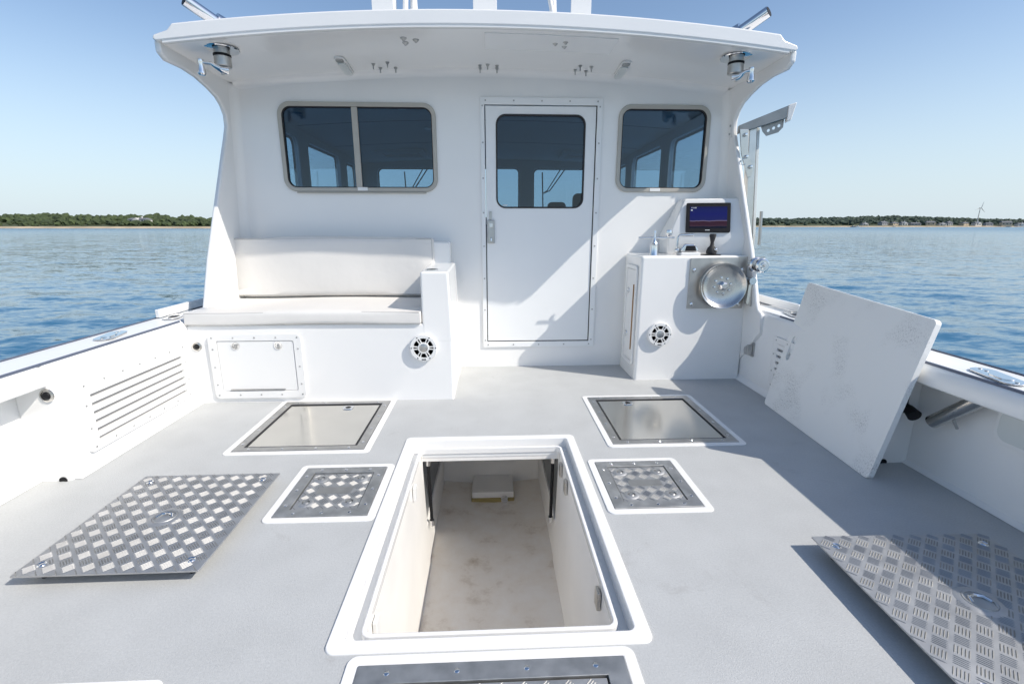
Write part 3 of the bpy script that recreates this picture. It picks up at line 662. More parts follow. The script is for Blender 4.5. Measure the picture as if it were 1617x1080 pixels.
roof_bracket(.51, .635, 'white bolted mast bracket on the roof right of centre', (.425, .36))
def mast():
    t = thing('folded_mast', 'white radar mast lying low on the roof left of centre', 'mast', (-.35, 3.4, 2.34))
    MB().hexa([(-.52, 3.42, 2.33), (-.14, 3.42, 2.33), (-.14, 3.47, 2.33), (-.52, 3.47, 2.33), (-.52, 3.42, 2.45), (-.14, 3.42, 2.345), (-.14, 3.47, 2.345), (-.52, 3.47, 2.45)]).build('foot', 'white_plastic', t, bevel=.004)
    MB().tube([(-.47, 3.46, 2.36), (-.47, 3.5, 2.75), (.42, 3.5, 2.75), (.42, 3.46, 2.36)], .03, 12).build('frame', 'white_plastic', t)
mast()

# ================================================================== BENCH
BF = 3.07
def build_bench():
    t = thing('bench', 'white moulded bench locker with raised armrest left of the cabin door', 'bench', (-1.1, 3.45, 0))
    MB().box(XC - 1.94, BF, -.045, -.256, BK, .528).build('base', 'gelcoat', t, bevel=.016, seg=3)
    MB().prism([(BF + .0, .0), (BF, .862), (3.42, .868), (3.45, .528), (3.5, 0)], FX, -.452, -.2545).build('armrest', 'gelcoat', t, bevel=.016, seg=3) if False else None
    MB().hexa([(-.452, BF - .0015, .4), (-.2545, BF - .0015, .4), (-.2545, 3.74, .4), (-.452, 3.74, .4), (-.452, BF - .0015, .862), (-.272, BF - .0015, .862), (-.272, 3.74, .872), (-.452, 3.74, .872)]).build('armrest', 'gelcoat', t, bevel=.014, seg=3)
    MB().box(-.47, 3.70, .5, -.305, BK, 1.03).build('back_block', 'gelcoat', t, bevel=.016, seg=3)
    MB().box(XC - 1.90, 3.77, .5, -.44, BK, 1.0).build('back_board', 'gelcoat', t, bevel=.01)
    MB().lathe([(.0, .001), (.036, .001), (.04, .003), (.043, .001), (.043, -.003)], (-.39, 3.20, .8645), (0, 0, 1), 24).build('cup_ring', 'chrome', t)
    MB().lathe([(0, .0025), (.034, .0025), (.034, .0015)], (-.39, 3.20, .8645), (0, 0, 1), 24).build('cup_well', 'dark', t)
build_bench()
def cushion(name, label, x0, y0, z0, x1, y1, z1, puff, seam):
    """padded box with slightly wavy faces and piping along the edges"""
    t = thing(name, label, 'cushion', ((x0 + x1) / 2, (y0 + y1) / 2, z0))
    nx, ny, nz = 24, 8, 8; mb = MB()
    bm = bmesh.new(); bmesh.ops.create_cube(bm, size=1)
    bmesh.ops.subdivide_edges(bm, edges=bm.edges[:], cuts=11, use_grid_fill=True)
    vs = []
    for v in bm.verts:
        u = [v.co.x * 2, v.co.y * 2, v.co.z * 2]
        p = [x0 + (v.co.x + .5) * (x1 - x0), y0 + (v.co.y + .5) * (y1 - y0), z0 + (v.co.z + .5) * (z1 - z0)]
        for ax in range(3):
            if abs(abs(u[ax]) - 1) < 1e-4:
                o = [i for i in range(3) if i != ax]
                k = (1 - u[o[0]] ** 4) * (1 - u[o[1]] ** 4)
                p[ax] += math.copysign(puff, u[ax]) * k * (1 + .35 * math.sin(p[0] * 7 + p[2] * 5))
        p[2] += .004 * math.sin(p[0] * 5.1 + 1)
        vs.append(tuple(p))
    bm.verts.index_update(); fs = [tuple(w.index for w in f.verts) for f in bm.faces]; bm.free()
    MB().add(vs, fs).build('padding', 'vinyl', t, bevel=.018, seg=3, ang=60)
    wv = lambda x: .004 * math.sin(x * 5.1 + 1)
    q = MB()
    for a, b in seam:
        pts = [tuple(a[i] + (b[i] - a[i]) * k / 12 for i in range(3)) for k in range(13)]
        q.tube([(p[0], p[1], p[2] + wv(p[0])) for p in pts], .005, 6)
    q.build('piping', 'piping', t)
sx0, sx1 = XC - 1.935, -.457
cushion('seat_cushion', 'off-white vinyl seat cushion lying on the bench', sx0, 3.055, .531, sx1, 3.69, .612, .008,
        [((sx0 + .01, 3.058, .607), (sx1 - .01, 3.058, .607)), ((sx0 + .01, 3.058, .536), (sx1 - .01, 3.058, .536))])
cushion('back_cushion', 'off-white vinyl back cushion standing against the bulkhead', XC - 1.905, 3.685, .632, -.435, 3.765, 1.058, .010,
        [((XC - 1.895, 3.688, 1.052), (-.445, 3.688, 1.052)), ((XC - 1.898, 3.688, .64), (XC - 1.898, 3.688, 1.05)), ((-.442, 3.688, .9), (-.442, 3.688, 1.05)), ((XC - 1.895, 3.688, .640), (-.445, 3.688, .640))])

def slam_latch(parent, p, n, r_=.026):
    """round flush latch: ring with a cut handle"""
    o = MB().lathe([(.0, .001), (.018 * r_ / .026, .001), (.020 * r_ / .026, .004), (r_, .004), (r_ * 1.03, 0)], p, n, 20).build('latch', 'chrome', parent)
    return o
def bench_hatch():
    y = BF - .0015
    t = thing('locker_hatch', 'white framed locker hatch with two round latches on the bench front', 'hatch', (-1.53, y, .03))
    fr = MB().plate(rr(-1.828, .032, -1.234, .470, .035), [rr(-1.775, .085, -1.287, .424, .012)], FY, y - .014, y).build('frame', 'white_plastic', t, bevel=.004)
    MB().plate(rr(-1.772, .088, -1.290, .421, .01), [], FY, y - .010, y).build('lid', 'white_plastic', t, bevel=.002)
    MB().tube([(-1.72, y - .014, .094), (-1.37, y - .014, .094)], .005, 8).build('hinge', 'brushed_steel', t)
    for x in (-1.655, -1.385):
        l = slam_latch(t, (x, y - .0102, .392), (0, -1, 0)); MB().box(x - .007, y - .0185, .376, x + .007, y - .0108, .402).build('latch_tongue', 'hatch_frame_metal', l, bevel=.002)
    mb = MB()
    for k in range(5):
        for z in (.446, .058): mb.lathe([(0, 0), (.006, 0), (.005, .002), (0, .003)], (-1.80 + k * .135, y - .0142, z), (0, -1, 0), 8)
    for k in range(3):
        for x in (-1.802, -1.26): mb.lathe([(0, 0), (.006, 0), (.005, .002), (0, .003)], (x, y - .0142, .13 + k * .12), (0, -1, 0), 8)
    mb.build('screws', 'hatch_frame_metal', fr, kind='stuff')
bench_hatch()
def washdown(p, n, label):
    t = thing('hose_socket', label, 'fitting', p)
    MB().lathe([(0, 0), (.031, 0), (.030, .005), (.022, .008), (.020, .004), (.0, .004)], p, n, 20).build('flange', 'steel', t)
    q = Vector(p) + Vector(n) * .0045
    MB().lathe([(0, 0), (.018, 0), (.015, .006), (.008, .008), (0, .008)], q, n, 16).build('cap', 'dark', t)
washdown((-1.905, BF - .0012, .388), (0, -1, 0), 'round steel hose socket beside the bench locker hatch')
washdown((-1.965, 2.0735, .42), (0, -1, 0), 'round steel socket on the end wall of the left bulwark recess')

def speaker(p, label):
    x, y, z = p
    t = thing('speaker', label, 'speaker', p, 'white marine speakers')
    Rr = .089
    g = MB().lathe([(.066, .020), (.066, .030), (.086, .030), (Rr, .026), (Rr, .020)], (x, y, z), (0, -1, 0), 40).build('grille', 'white_plastic', t)
    MB().lathe([(.028, .020), (.028, .031), (.036, .031), (.038, .026), (.038, .020)], (x, y, z), (0, -1, 0), 32).build('grille_hub', 'white_plastic', g)
    for k in range(6):
        for da in (-8, 8):
            a1, a2 = R(60 * k + da * 1.35), R(60 * k + da)
            p0 = Vector((x + .034 * math.cos(a1), 0, z + .034 * math.sin(a1))); p1 = Vector((x + .070 * math.cos(a2), 0, z + .070 * math.sin(a2)))
            d_ = (p1 - p0).normalized(); q_ = Vector((-d_.z, 0, d_.x)) * .0035
            MB().hexa([(p.x, yy, p.z) for yy in (y - .0295, y - .022) for p in (p0 - q_, p0 + q_, p1 + q_, p1 - q_)]).build('spoke', 'white_plastic', g, bevel=.001)
    MB().lathe([(.072, .0), (Rr, 0), (Rr + .002, .012), (Rr, .0195), (.072, .0195)], (x, y, z), (0, -1, 0), 40).build('bezel', 'white_plastic', t)
    MB().lathe([(0, .004), (.03, .006), (.062, .016), (.072, .012), (.072, .002), (0, .002)], (x, y, z), (0, -1, 0), 32).build('cone', 'speaker_cone', t)
    MB().lathe([(.0, .033), (.022, .032), (.027, .030), (.027, .020)], (x, y, z), (0, -1, 0), 24).build('tweeter', 'brushed_steel', t)
    m = MB()
    for k in range(6):
        a = R(60 * k); m.lathe([(0, 0), (.0045, 0), (.004, .0015), (0, .002)], (x + .079 * math.cos(a), y - .0302, z + .079 * math.sin(a)), (0, -1, 0), 8)
    m.build('screws', 'dark', g, kind='stuff')
    MB().box(x - .014, y - .0312, z - .081, x + .014, y - .0303, z - .074).build('badge', 'dark', g)
speaker((-.446, BF, .368), 'round white speaker on the bench end by the armrest')
speaker((1.255, 3.42, .362), 'round white speaker low on the console front')

# ================================================================== louvred vents in the bulwarks
def louvre(s, y0, y1, z0, z1, label):
    x = XC + s * 1.93
    t = thing('louvre_vent', label, 'vent', (x, (y0 + y1) / 2, z0), 'louvred bulwark vents')
    f = lambda a, b, d: (x - s * d, a, b)
    i0, i1, k0, k1 = y0 + .055, y1 - .05, z0 + .045, z1 - .042
    fr = MB().plate(rr(y0, z0, y1, z1, .014), [rect((i0, k0, i1, k1))], f, .0012, .016).build('frame', 'white_plastic', t, bevel=.003)
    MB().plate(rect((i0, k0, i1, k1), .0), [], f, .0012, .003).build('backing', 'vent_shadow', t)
    n = 6; pitch = (k1 - k0) / n
    for k in range(n):
        zb = k0 + k * pitch
        MB().prism([(.006, zb + pitch * .985), (.0155, zb + pitch * .95), (.0155, zb + pitch * .36), (.006, zb + pitch * .40)], lambda a, b, yy: (x - s * a, yy, b), i0 + .0005, i1 - .0005).build('slat', 'white_plastic', t)
    m = MB()
    for k in range(7):
        yy = y0 + .03 + (y1 - y0 - .06) * k / 6
        for z in (z0 + .02, z1 - .02): m.lathe([(0, 0), (.0055, 0), (.005, .002), (0, .003)], (x - s * .0162, yy, z), (-s, 0, 0), 8)
    for k in range(1, 3):
        for yy in (y0 + .022, y1 - .02): m.lathe([(0, 0), (.0055, 0), (.005, .002), (0, .003)], (x - s * .0162, yy, z0 + (z1 - z0) * k / 3), (-s, 0, 0), 8)
    m.build('screws', 'hatch_frame_metal', fr, kind='stuff')
louvre(-1, 2.195, 3.0, .080, .430, 'white louvred vent panel with six slots on the left bulwark')
louvre(1, 2.23, 3.02, .080, .430, 'white louvred vent panel on the right bulwark behind the leaning board')

# ================================================================== CONSOLE
CF = 3.42
def build_console():
    t = thing('console', 'white helm console with sloped screen pod right of the cabin door', 'console', (1.5, 3.6, 0))
    MB().box(1.086, CF, -.045, XC + 1.925, BK, .937).build('body', 'gelcoat', t, bevel=.022, seg=4)
    psi, tau = R(16), R(22)
    rv = Vector((math.cos(psi), -math.sin(psi), 0)); uv = Vector((math.sin(psi) * math.sin(tau), math.cos(psi) * math.sin(tau), math.cos(tau))); nv = rv.cross(uv)
    c = Vector((1.622, 3.60, 1.205))
    q = [c - rv * .275 - uv * .152, c + rv * .285 - uv * .152, c + rv * .225 + uv * .152, c - rv * .165 + uv * .152]
    bl = [Vector((p.x, 3.83, p.z)) for p in q]
    lo = [Vector((q[0].x + .01, q[0].y + .02, .93)), Vector((q[1].x, q[1].y + .02, .93)), Vector((q[1].x, 3.83, .93)), Vector((q[0].x + .01, 3.83, .93))]
    vs = q + bl + lo
    MB().add(vs, [(0, 1, 2, 3), (3, 2, 6, 7), (0, 3, 7, 4), (1, 5, 6, 2), (8, 9, 1, 0), (8, 0, 4, 11), (9, 10, 5, 1), (4, 7, 6, 5), (11, 4, 5, 10), (8, 11, 10, 9)]).build('screen_pod', 'gelcoat', t, bevel=.014, seg=3)
    # side locker door
    x = 1.085
    f = lambda a, b, d: (x - d, a, b)
    fr = MB().plate(rr(3.465, .10, 3.74, .86, .03), [rr(3.495, .13, 3.71, .83, .01)], f, .0, .014).build('locker_frame', 'white_plastic', t, bevel=.004)
    ld = MB().plate(rr(3.498, .133, 3.707, .827, .01), [], f, 0, .010).build('locker_door', 'white_plastic', t, bevel=.002)
    MB().tube([(x - .014, 3.515, .22), (x - .014, 3.515, .72)], .005, 8).build('hinge', 'rust_stain', ld)
    for z in (.66, .32): slam_latch(ld, (x - .0102, 3.66, z), (-1, 0, 0))
    return c, rv, uv, nv
PC, PR, PU, PN = build_console()
def plotter():
    t = thing('chartplotter', 'black sonar display with blue screen on the console pod', 'display', PC)
    f = lambda a, b, d: tuple(PC + PR * a + PU * b + PN * d)
    a0, a1, b0, b1 = -.152, .158, -.118, .108
    MB().plate(rr(a0, b0, a1, b1, .008, 3), [], f, .001, .020).build('case', 'dark', t, bevel=.003)
    g = MB().plate(rect((a0 + .026, b0 + .030, a1 - .024, b1 - .030)), [], f, .0203, .0210).build('screen', 'sonar_screen', t, smooth=False)
    m = MB()
    for k, (u, w_) in enumerate(((0.006, .004), (.016, .003), (.027, .006), (.036, .004))):
        m.add([f(a0 + .030 + u, b1 - .043, .0212), f(a0 + .030 + u + w_, b1 - .043, .0212), f(a0 + .030 + u + w_, b1 - .034, .0212), f(a0 + .030 + u, b1 - .034, .0212)], [(0, 1, 2, 3)])
    m.add([f(a0 + .032, b1 - .062, .0212), f(a0 + .044, b1 - .062, .0212), f(a0 + .044, b1 - .052, .0212), f(a0 + .032, b1 - .052, .0212)], [(0, 1, 2, 3)])
    m.build('readout', 'lens_plastic', t)
    m = MB(); m.add([f(-.016, b0 + .011, .0202), f(.016, b0 + .011, .0202), f(.016, b0 + .016, .0202), f(-.016, b0 + .016, .0202)], [(0, 1, 2, 3)]); m.build('brand_mark', 'lens_plastic', t)
plotter()
CT = .937
def controls():
    t = thing('steering_lever', 'chrome T shaped steering lever at the left end of the console top', 'lever', (1.20, 3.50, CT))
    MB().lathe([(0, 0), (.030, 0), (.029, .006), (.028, .008), (.028, .075), (.016, .09), (.011, .12), (0, .12)], (1.20, 3.50, CT), (0, 0, 1), 20).build('body', 'chrome', t)
    MB().tube([(1.08, 3.50, CT + .125), (1.345, 3.50, CT + .125)], .0075, 10).build('bar', 'chrome', t)
    MB().lathe([(0, 0), (.009, 0), (.006, .03), (.011, .034), (.009, .05), (0, .054)], (1.20, 3.50, CT + .125), (0, 0, 1), 12).build('finial', 'chrome', t)
    MB().lathe([(0, 0), (.014, 0), (.024, .012), (.026, .03), (.022, .05), (0, .054)], (1.302, 3.50, CT + .130), (0, 0, 1), 16).build('knob', 'chrome', t)
    t = thing('throttle_control', 'chrome throttle control with bent handle under the screen', 'throttle', (1.46, 3.49, CT))
    MB().box(1.385, 3.45, CT, 1.53, 3.545, CT + .022).build('base', 'white_plastic', t, bevel=.006)
    MB().prism([(1.39, CT + .0225), (1.525, CT + .0225), (1.515, CT + .05), (1.49, CT + .08), (1.41, CT + .082), (1.39, CT + .05)], FY, 3.46, 3.535).build('housing', 'chrome', t, bevel=.012, seg=3)
    MB().prism([(1.415, CT + .03), (1.50, CT + .03), (1.49, CT + .07), (1.425, CT + .07)], FY, 3.4565, 3.462).build('gate', 'dark', t, bevel=.002)
    MB().tube([(1.368, 3.50, CT + .03), (1.368, 3.49, CT + .12), (1.375, 3.49, CT + .137), (1.392, 3.49, CT + .144), (1.48, 3.49, CT + .146)], [.010, .0085, .009, .0095, .011], 10).build('handle', 'chrome', t)
    MB().ball((1.372, 3.50, CT + .035), .02).build('pivot', 'chrome', t)
    MB().tube([(1.39, 3.50, CT + .035), (1.362, 3.50, CT + .035)], .014, 12).build('hub', 'hatch_frame_metal', t)
    t = thing('joystick', 'black joystick on the console top right of the throttle', 'joystick', (1.625, 3.49, CT))
    MB().plate(rr(1.565, 3.44, 1.685, 3.54, .02), [], FZ, CT, CT + .006).build('plate', 'dark', t, bevel=.002)
    MB().lathe([(0, .0), (.036, .004), (.038, .022), (.030, .045), (.016, .06), (.012, .085), (.018, .11), (.024, .135), (.021, .146), (0, .148)], (1.627, 3.49, CT + .006), (0, 0, 1), 18).build('boot_and_grip', 'rubber', t)
    MB().ball((1.645, 3.462, CT + .042), .015).build('release_ball', 'chrome', t)
controls()

def hauler():
    t = thing('pot_hauler', 'stainless steel pot hauler with big dished disc on the console front', 'pot hauler', (1.68, CF, .73))
    MB().hexa([(1.447, CF - .012, .552), (1.862, CF - .012, .552), (1.862, CF, .552), (1.447, CF, .552), (1.447, CF - .012, .920), (1.885, CF - .012, .928), (1.885, CF, .928), (1.447, CF, .920)]).build('mounting_plate', 'brushed_steel', t, bevel=.002)
    MB().box(1.80, CF - .0145, .828, 1.99, CF - .0125, .930).build('arm_plate', 'brushed_steel', t)
    for x, z in ((1.474, .835), (1.474, .585), (1.83, .585), (1.832, .838)):
        MB().lathe([(0, 0), (.015, 0), (.013, .008), (.006, .011), (0, .011)], (x, CF - .0122, z), (0, -1, 0), 12).build('bolt', 'chrome', t)
    c = Vector((1.676, CF - .024, .724)); n = Vector((-.10, -1, .05)).normalized()
    MB().lathe([(.0, .036), (.05, .035), (.09, .037), (.128, .044), (.148, .054), (.156, .066), (.162, .067), (.163, .060), (.150, .042), (.10, .024), (.0, .02)], c, n, 56).build('disc', 'steel', t, ang=55)
    MB().lathe([(.150, .016), (.160, -.006), (.156, -.010), (.10, .014), (.0, .014)], c, n, 56).build('rear_disc', 'steel', t, ang=55)
    MB().lathe([(.06, -.02), (.06, .03)], c, n, 24).build('shaft', 'brushed_steel', t)
    MB().lathe([(0, .080), (.020, .079), (.030, .072), (.034, .064), (.034, .037)], c, n, 6).build('hub_nut', 'chrome', t, ang=25)
    a = n.orthogonal().normalized(); b = n.cross(a)
    for k in range(8):
        p = c + n * .0365 + (a * math.cos(k * math.pi / 4 + .2) + b * math.sin(k * math.pi / 4 + .2)) * .058
        MB().lathe([(0, .012), (.008, .011), (.0105, .006), (.0105, 0)], p, n, 8).build('disc_bolt', 'chrome', t)
    MB().hexa([(1.835, 3.31, .60), (1.875, 3.31, .58), (1.885, 3.36, .58), (1.845, 3.36, .60), (1.845, 3.32, .74), (1.875, 3.32, .74), (1.885, 3.36, .74), (1.855, 3.36, .74)]).build('line_knife', 'steel', t, bevel=.004)
    MB().tube([(1.862, 3.30, .765), (1.862, 3.39, .765)], .026, 12).build('knife_block', 'chrome', t)
    s_ = thing('warping_head', 'ribbed chrome warping head sticking out beside the console', 'warping head', (1.90, 3.36, .876))
    MB().lathe([(0, .105), (.020, .105), (.024, .100), (.040, .100), (.044, .094), (.050, .090), (.052, .080), (.052, .066), (.044, .060), (.044, .030), (.054, .022), (.056, .010), (.050, .002), (.03, 0), (.03, -.05), (0, -.05)], (1.895, 3.36, .876), (.06, -1, 0), 32).build('drum', 'chrome', s_, ang=30)
    MB().lathe([(.0, .112), (.009, .111), (.010, .105)], (1.895, 3.36, .876), (.06, -1, 0), 6).build('centre_bolt', 'hatch_frame_metal', s_)
hauler()
def console_socket():
    x = XC + 1.93 - .001; y = 3.29; z = .268
    t = thing('power_socket', 'grey shore power socket with flip cap low beside the console', 'socket', (x, y, z))
    MB().plate(rr(y - .035, z - .05, y + .035, z + .055, .01), [], FX, x, x - .012).build('plate', 'hatch_frame_metal', t, bevel=.003)
    MB().lathe([(.0, .03), (.03, .028), (.034, .02), (.034, 0)], (x - .0122, y + .01, z - .01), (-1, 0, 0), 20).build('cap', 'brushed_steel', t)
    MB().box(x - .05, y - .030, z - .035, x - .0125, y - .012, z + .04).build('hinge', 'hatch_frame_metal', t, bevel=.005)
console_socket()

def davit():
    t = thing('davit', 'stainless steel davit post and arm outside the right cabin wing', 'davit', (1.99, 3.68, .57))
    b0 = Vector((2.02, 3.68, .5725)); b1 = Vector((1.945, 3.72, 1.86))
    def post(mb, c0, c1, hx, hy):
        vs = []
        for c in (c0, c1): vs += [(c.x - hx, c.y - hy, c.z), (c.x + hx, c.y - hy, c.z), (c.x + hx, c.y + hy, c.z), (c.x - hx, c.y + hy, c.z)]
        return mb.hexa(vs)
    post(MB(), b0, b1, .028, .028).build('post', 'steel', t, bevel=.006)
    post(MB(), b0 + Vector((.052, .004, 0)), b1 + Vector((.045, .004, -.01)), .011, .022).build('post_channel', 'lens_plastic', t, bevel=.003)
    post(MB(), b0 + Vector((.050, -.035, .43)), b0 + Vector((.036, -.035, .68)), .006, .012).build('clip_plate', 'brushed_steel', t)
    post(MB(), b0 + Vector((.02, -.036, .40)), b0 + Vector((.02, -.036, .50)), .014, .004).build('keeper', 'chrome', t, bevel=.002)
    # arm: flat box beam running out to starboard and up
    p0 = Vector((1.83, 3.69, 1.845)); p1 = Vector((2.135, 3.61, 1.935))
    d = (p1 - p0).normalized(); up = Vector((0, 0, 1)); sd = d.cross(up).normalized(); w = up * .042; q = sd * .022
    MB().hexa([p0 - w - q, p1 - w * .95 - q, p1 - w * .95 + q, p0 - w + q, p0 + w * .3 - q, p1 + w - q, p1 + w + q, p0 + w * .3 + q]).build('arm', 'davit_steel', t, bevel=.004)
    MB().hexa([p1 - w * 1.6 - q * 1.2, p1 + d * .03 - w * 1.5 - q * 1.2, p1 + d * .03 - w * 1.5 + q * 1.2, p1 - w * 1.6 + q * 1.2, p1 + w * 1.1 - q * 1.2, p1 + d * .055 + w * 1.1 - q * 1.2, p1 + d * .055 + w * 1.1 + q * 1.2, p1 + w * 1.1 + q * 1.2]).build('end_block', 'white_plastic', t, bevel=.006)
    o = p1 + d * .0 - w - q * 1.15
    F = lambda a, b, e: tuple(o + d * a + up * b - sd * e)
    mb = MB(); mb.plate([(-.17, .03), (-.005, .03), (-.005, -.05), (-.035, -.075), (-.115, -.075), (-.145, -.035)], [circ(-.105, -.04, .011, 10), circ(-.07, -.035, .011, 10), circ(-.035, -.03, .011, 10)], F, 0, .006); mb.build('block_plate', 'davit_steel', t)
    # hinge bracket
    F2 = lambda a, b, e: (1.90 + a, 3.66 - e, 1.66 + b)
    MB().plate([(-.075, .17), (-.01, .17), (.005, .02), (.055, -.11), (.045, -.16), (.02, -.165), (-.045, .0)], [], F2, 0, .012).build('hinge_plate', 'steel', t, bevel=.003)
    for a, b in ((-.035, .13), (-.01, -.02), (.03, -.09)):
        MB().lathe([(0, .024), (.010, .022), (.013, .012), (.013, 0)], (1.90 + a, 3.648, 1.66 + b), (0, -1, 0), 10).build('bolt', 'chrome', t)
    MB().tube([(1.885, 3.64, 1.63), (1.86, 3.635, 1.62), (1.85, 3.635, 1.60), (1.865, 3.635, 1.58), (1.89, 3.64, 1.59)], .003, 6).build('pin_ring', 'chrome', t)
davit()
def wing_plate():
    x = XC + 1.822 + .050 * (2.14 - 1.85) - .001
    t = thing('wing_strike_plate', 'small steel plate with two bolts on the right cabin wing', 'plate', (x, 3.80, 1.80))
    MB().box(x - .006, 3.755, 1.79, x + .002, 3.775, 1.90).build('plate', 'white_plastic', t, bevel=.002)
    for z in (1.815, 1.872): MB().lathe([(0, .008), (.007, .007), (.009, 0)], (x - .006, 3.765, z), (-1, 0, 0), 10).build('bolt', 'hatch_frame_metal', t)
wing_plate()

# ================================================================== DECK HATCHES
def big_hatch(r_, latch_x, label):
    t = thing('deck_hatch', label, 'hatch', ((r_[0] + r_[2]) / 2, r_[1], 0), 'polished steel deck hatches')
    fr = MB().plate(rect(r_), [rect(r_, -.045)], FZ, -.02, .007).build('frame', 'brushed_steel', t, bevel=.0015)
    MB().plate(rect(r_, -.044), [rect(r_, -.056)], FZ, -.03, .004).build('gasket', 'rubber', t)
    MB().plate(rr(r_[0] + .06, r_[1] + .058, r_[2] - .06, r_[3] - .072, .004, 2), [], FZ, -.02, .003).build('lid', 'polished_lid', t, bevel=.0015)
    MB().box(r_[0] + .06, r_[3] - .068, -.02, r_[2] - .06, r_[3] - .058, -.002).build('hinge_strip', 'brushed_steel', t)
    x, y = latch_x, r_[3] - .115
    l = MB().plate(rr(x - .034, y - .030, x + .034, y + .030, .018), [], FZ, .0032, .0075).build('latch', 'chrome', t, bevel=.0015)
    MB().lathe([(0, .001), (.016, .001), (.018, 0)], (x, y, .0077), (0, 0, 1), 16).build('latch_lock', 'dark', l)
    m = MB()
    for k in range(4):
        u = .12 + .76 * k / 3
        for xx, yy in ((r_[0] + (r_[2] - r_[0]) * u, r_[1] + .022), (r_[0] + (r_[2] - r_[0]) * u, r_[3] - .022), (r_[0] + .022, r_[1] + (r_[3] - r_[1]) * u), (r_[2] - .022, r_[1] + (r_[3] - r_[1]) * u)):
            m.lathe([(0, .0018), (.007, .0012), (.008, 0)], (xx, yy, .0071), (0, 0, 1), 8)
    m.build('screws', 'chrome', fr, kind='stuff')
big_hatch(BIGH[0], -.93, 'polished steel deck hatch in front of the bench')
big_hatch(BIGH[1], .90, 'polished steel deck hatch in front of the console')

def tread(x0, y0, x1, y1, pitch, skip=()):
    """raised five bar tread pattern on z=0"""
    mb = MB(); L = pitch * .60; h = .0019; w = .0019; q = .70710678; g = pitch * .118
    pts = [(-L * .5, 0, 0), (-L * .34, -w, 0), (L * .34, -w, 0), (L * .5, 0, 0), (L * .34, w, 0), (-L * .34, w, 0), (-L * .36, 0, h), (L * .36, 0, h)]
    def bar(cx, cy, sg):
        if not (x0 + .008 < cx < x1 - .008 and y0 + .008 < cy < y1 - .008): return
        for sx_, sy_, sr in skip:
            if (cx - sx_) ** 2 + (cy - sy_) ** 2 < sr * sr: return
        out = [(min(max(cx + q * (u - sg * v), x0), x1), min(max(cy + q * (sg * u + v), y0), y1), z) for u, v, z in pts]
        mb.add(out, [(0, 1, 6), (1, 2, 7, 6), (2, 3, 7), (3, 4, 7), (4, 5, 6, 7), (5, 0, 6)])
    nx, ny = int((x1 - x0) / pitch) + 2, int((y1 - y0) / pitch) + 2
    for i in range(-1, nx):
        for j in range(-1, ny):
            cx, cy = x0 + (i + .5) * pitch, y0 + (j + .5) * pitch
            for k in range(-2, 3):
                bar(cx - q * k * g, cy + q * k * g, 1); bar(cx + pitch / 2 + q * k * g, cy + pitch / 2 + q * k * g, -1)
    return mb
def small_hatch(r_, label):
    t = thing('tread_plate_hatch', label, 'hatch', ((r_[0] + r_[2]) / 2, r_[1], 0), 'small tread plate hatches')
    fr = MB().plate(rect(r_), [rect(r_, -.050)], FZ, -.02, .008).build('frame', 'hatch_frame_metal', t, bevel=.0015)
    x0, y0, x1, y1 = r_[0] + .054, r_[1] + .054, r_[2] - .054, r_[3] - .054
    MB().plate(rect((x0 - .003, y0 - .003, x1 + .003, y1 + .003)), [], FZ, -.03, -.018).build('gap', 'dark', t)
    cx, cy = (x0 + x1) / 2, (y0 + y1) / 2; hw, hh = (x1 - x0) / 2 - .045, (y1 - y0) / 2 - .048
    dim = [(cx + a * hw, cy + b * hh) for a in (-1, 1) for b in (-1, 1)]
    lid = MB().plate(rect((x0, y0, x1, y1)), [], FZ, -.017, .003).build('lid', 'tread_alloy', t, bevel=.001)
    tm = tread(x0, y0, x1, y1, .058, [(a, b, .030) for a, b in dim] + [(cx + u, cy, .04) for u in (-.045, 0, .045)])
    tm.v = [(a, b, c + .0028) for a, b, c in tm.v]; tm.build('tread', 'tread_bar', lid, smooth=False, kind='stuff')
    MB().plate(rect((cx - .075, cy - .026, cx + .075, cy + .026)), [], FZ, .0032, .0042).build('name_plate', 'brushed_steel', lid)
    for a, b in dim:
        q = MB().lathe([(.034, .0), (.029, .003), (.022, .005), (.016, .0045), (.0155, .0)], (a, b, .0032), (0, 0, 1), 20).build('dimple', 'tread_alloy', lid)
        MB().lathe([(0, .004), (.010, .004), (.013, .0015), (.013, 0)], (a, b, .0034), (0, 0, 1), 8).build('bolt', 'hatch_frame_metal', t)
    m = MB()
    for u in (.2, .5, .8):
        for xx, yy in ((r_[0] + (r_[2] - r_[0]) * u, r_[1] + .024), (r_[0] + (r_[2] - r_[0]) * u, r_[3] - .024), (r_[0] + .024, r_[1] + (r_[3] - r_[1]) * u), (r_[2] - .024, r_[1] + (r_[3] - r_[1]) * u)):
            m.lathe([(0, .0018), (.007, .0012), (.008, 0)], (xx, yy, .0081), (0, 0, 1), 8)
    m.build('screws', 'chrome', fr, kind='stuff')
small_hatch(SMH[0], 'small square tread plate hatch left of the open hold')
small_hatch(SMH[1], 'small square tread plate hatch right of the open hold')
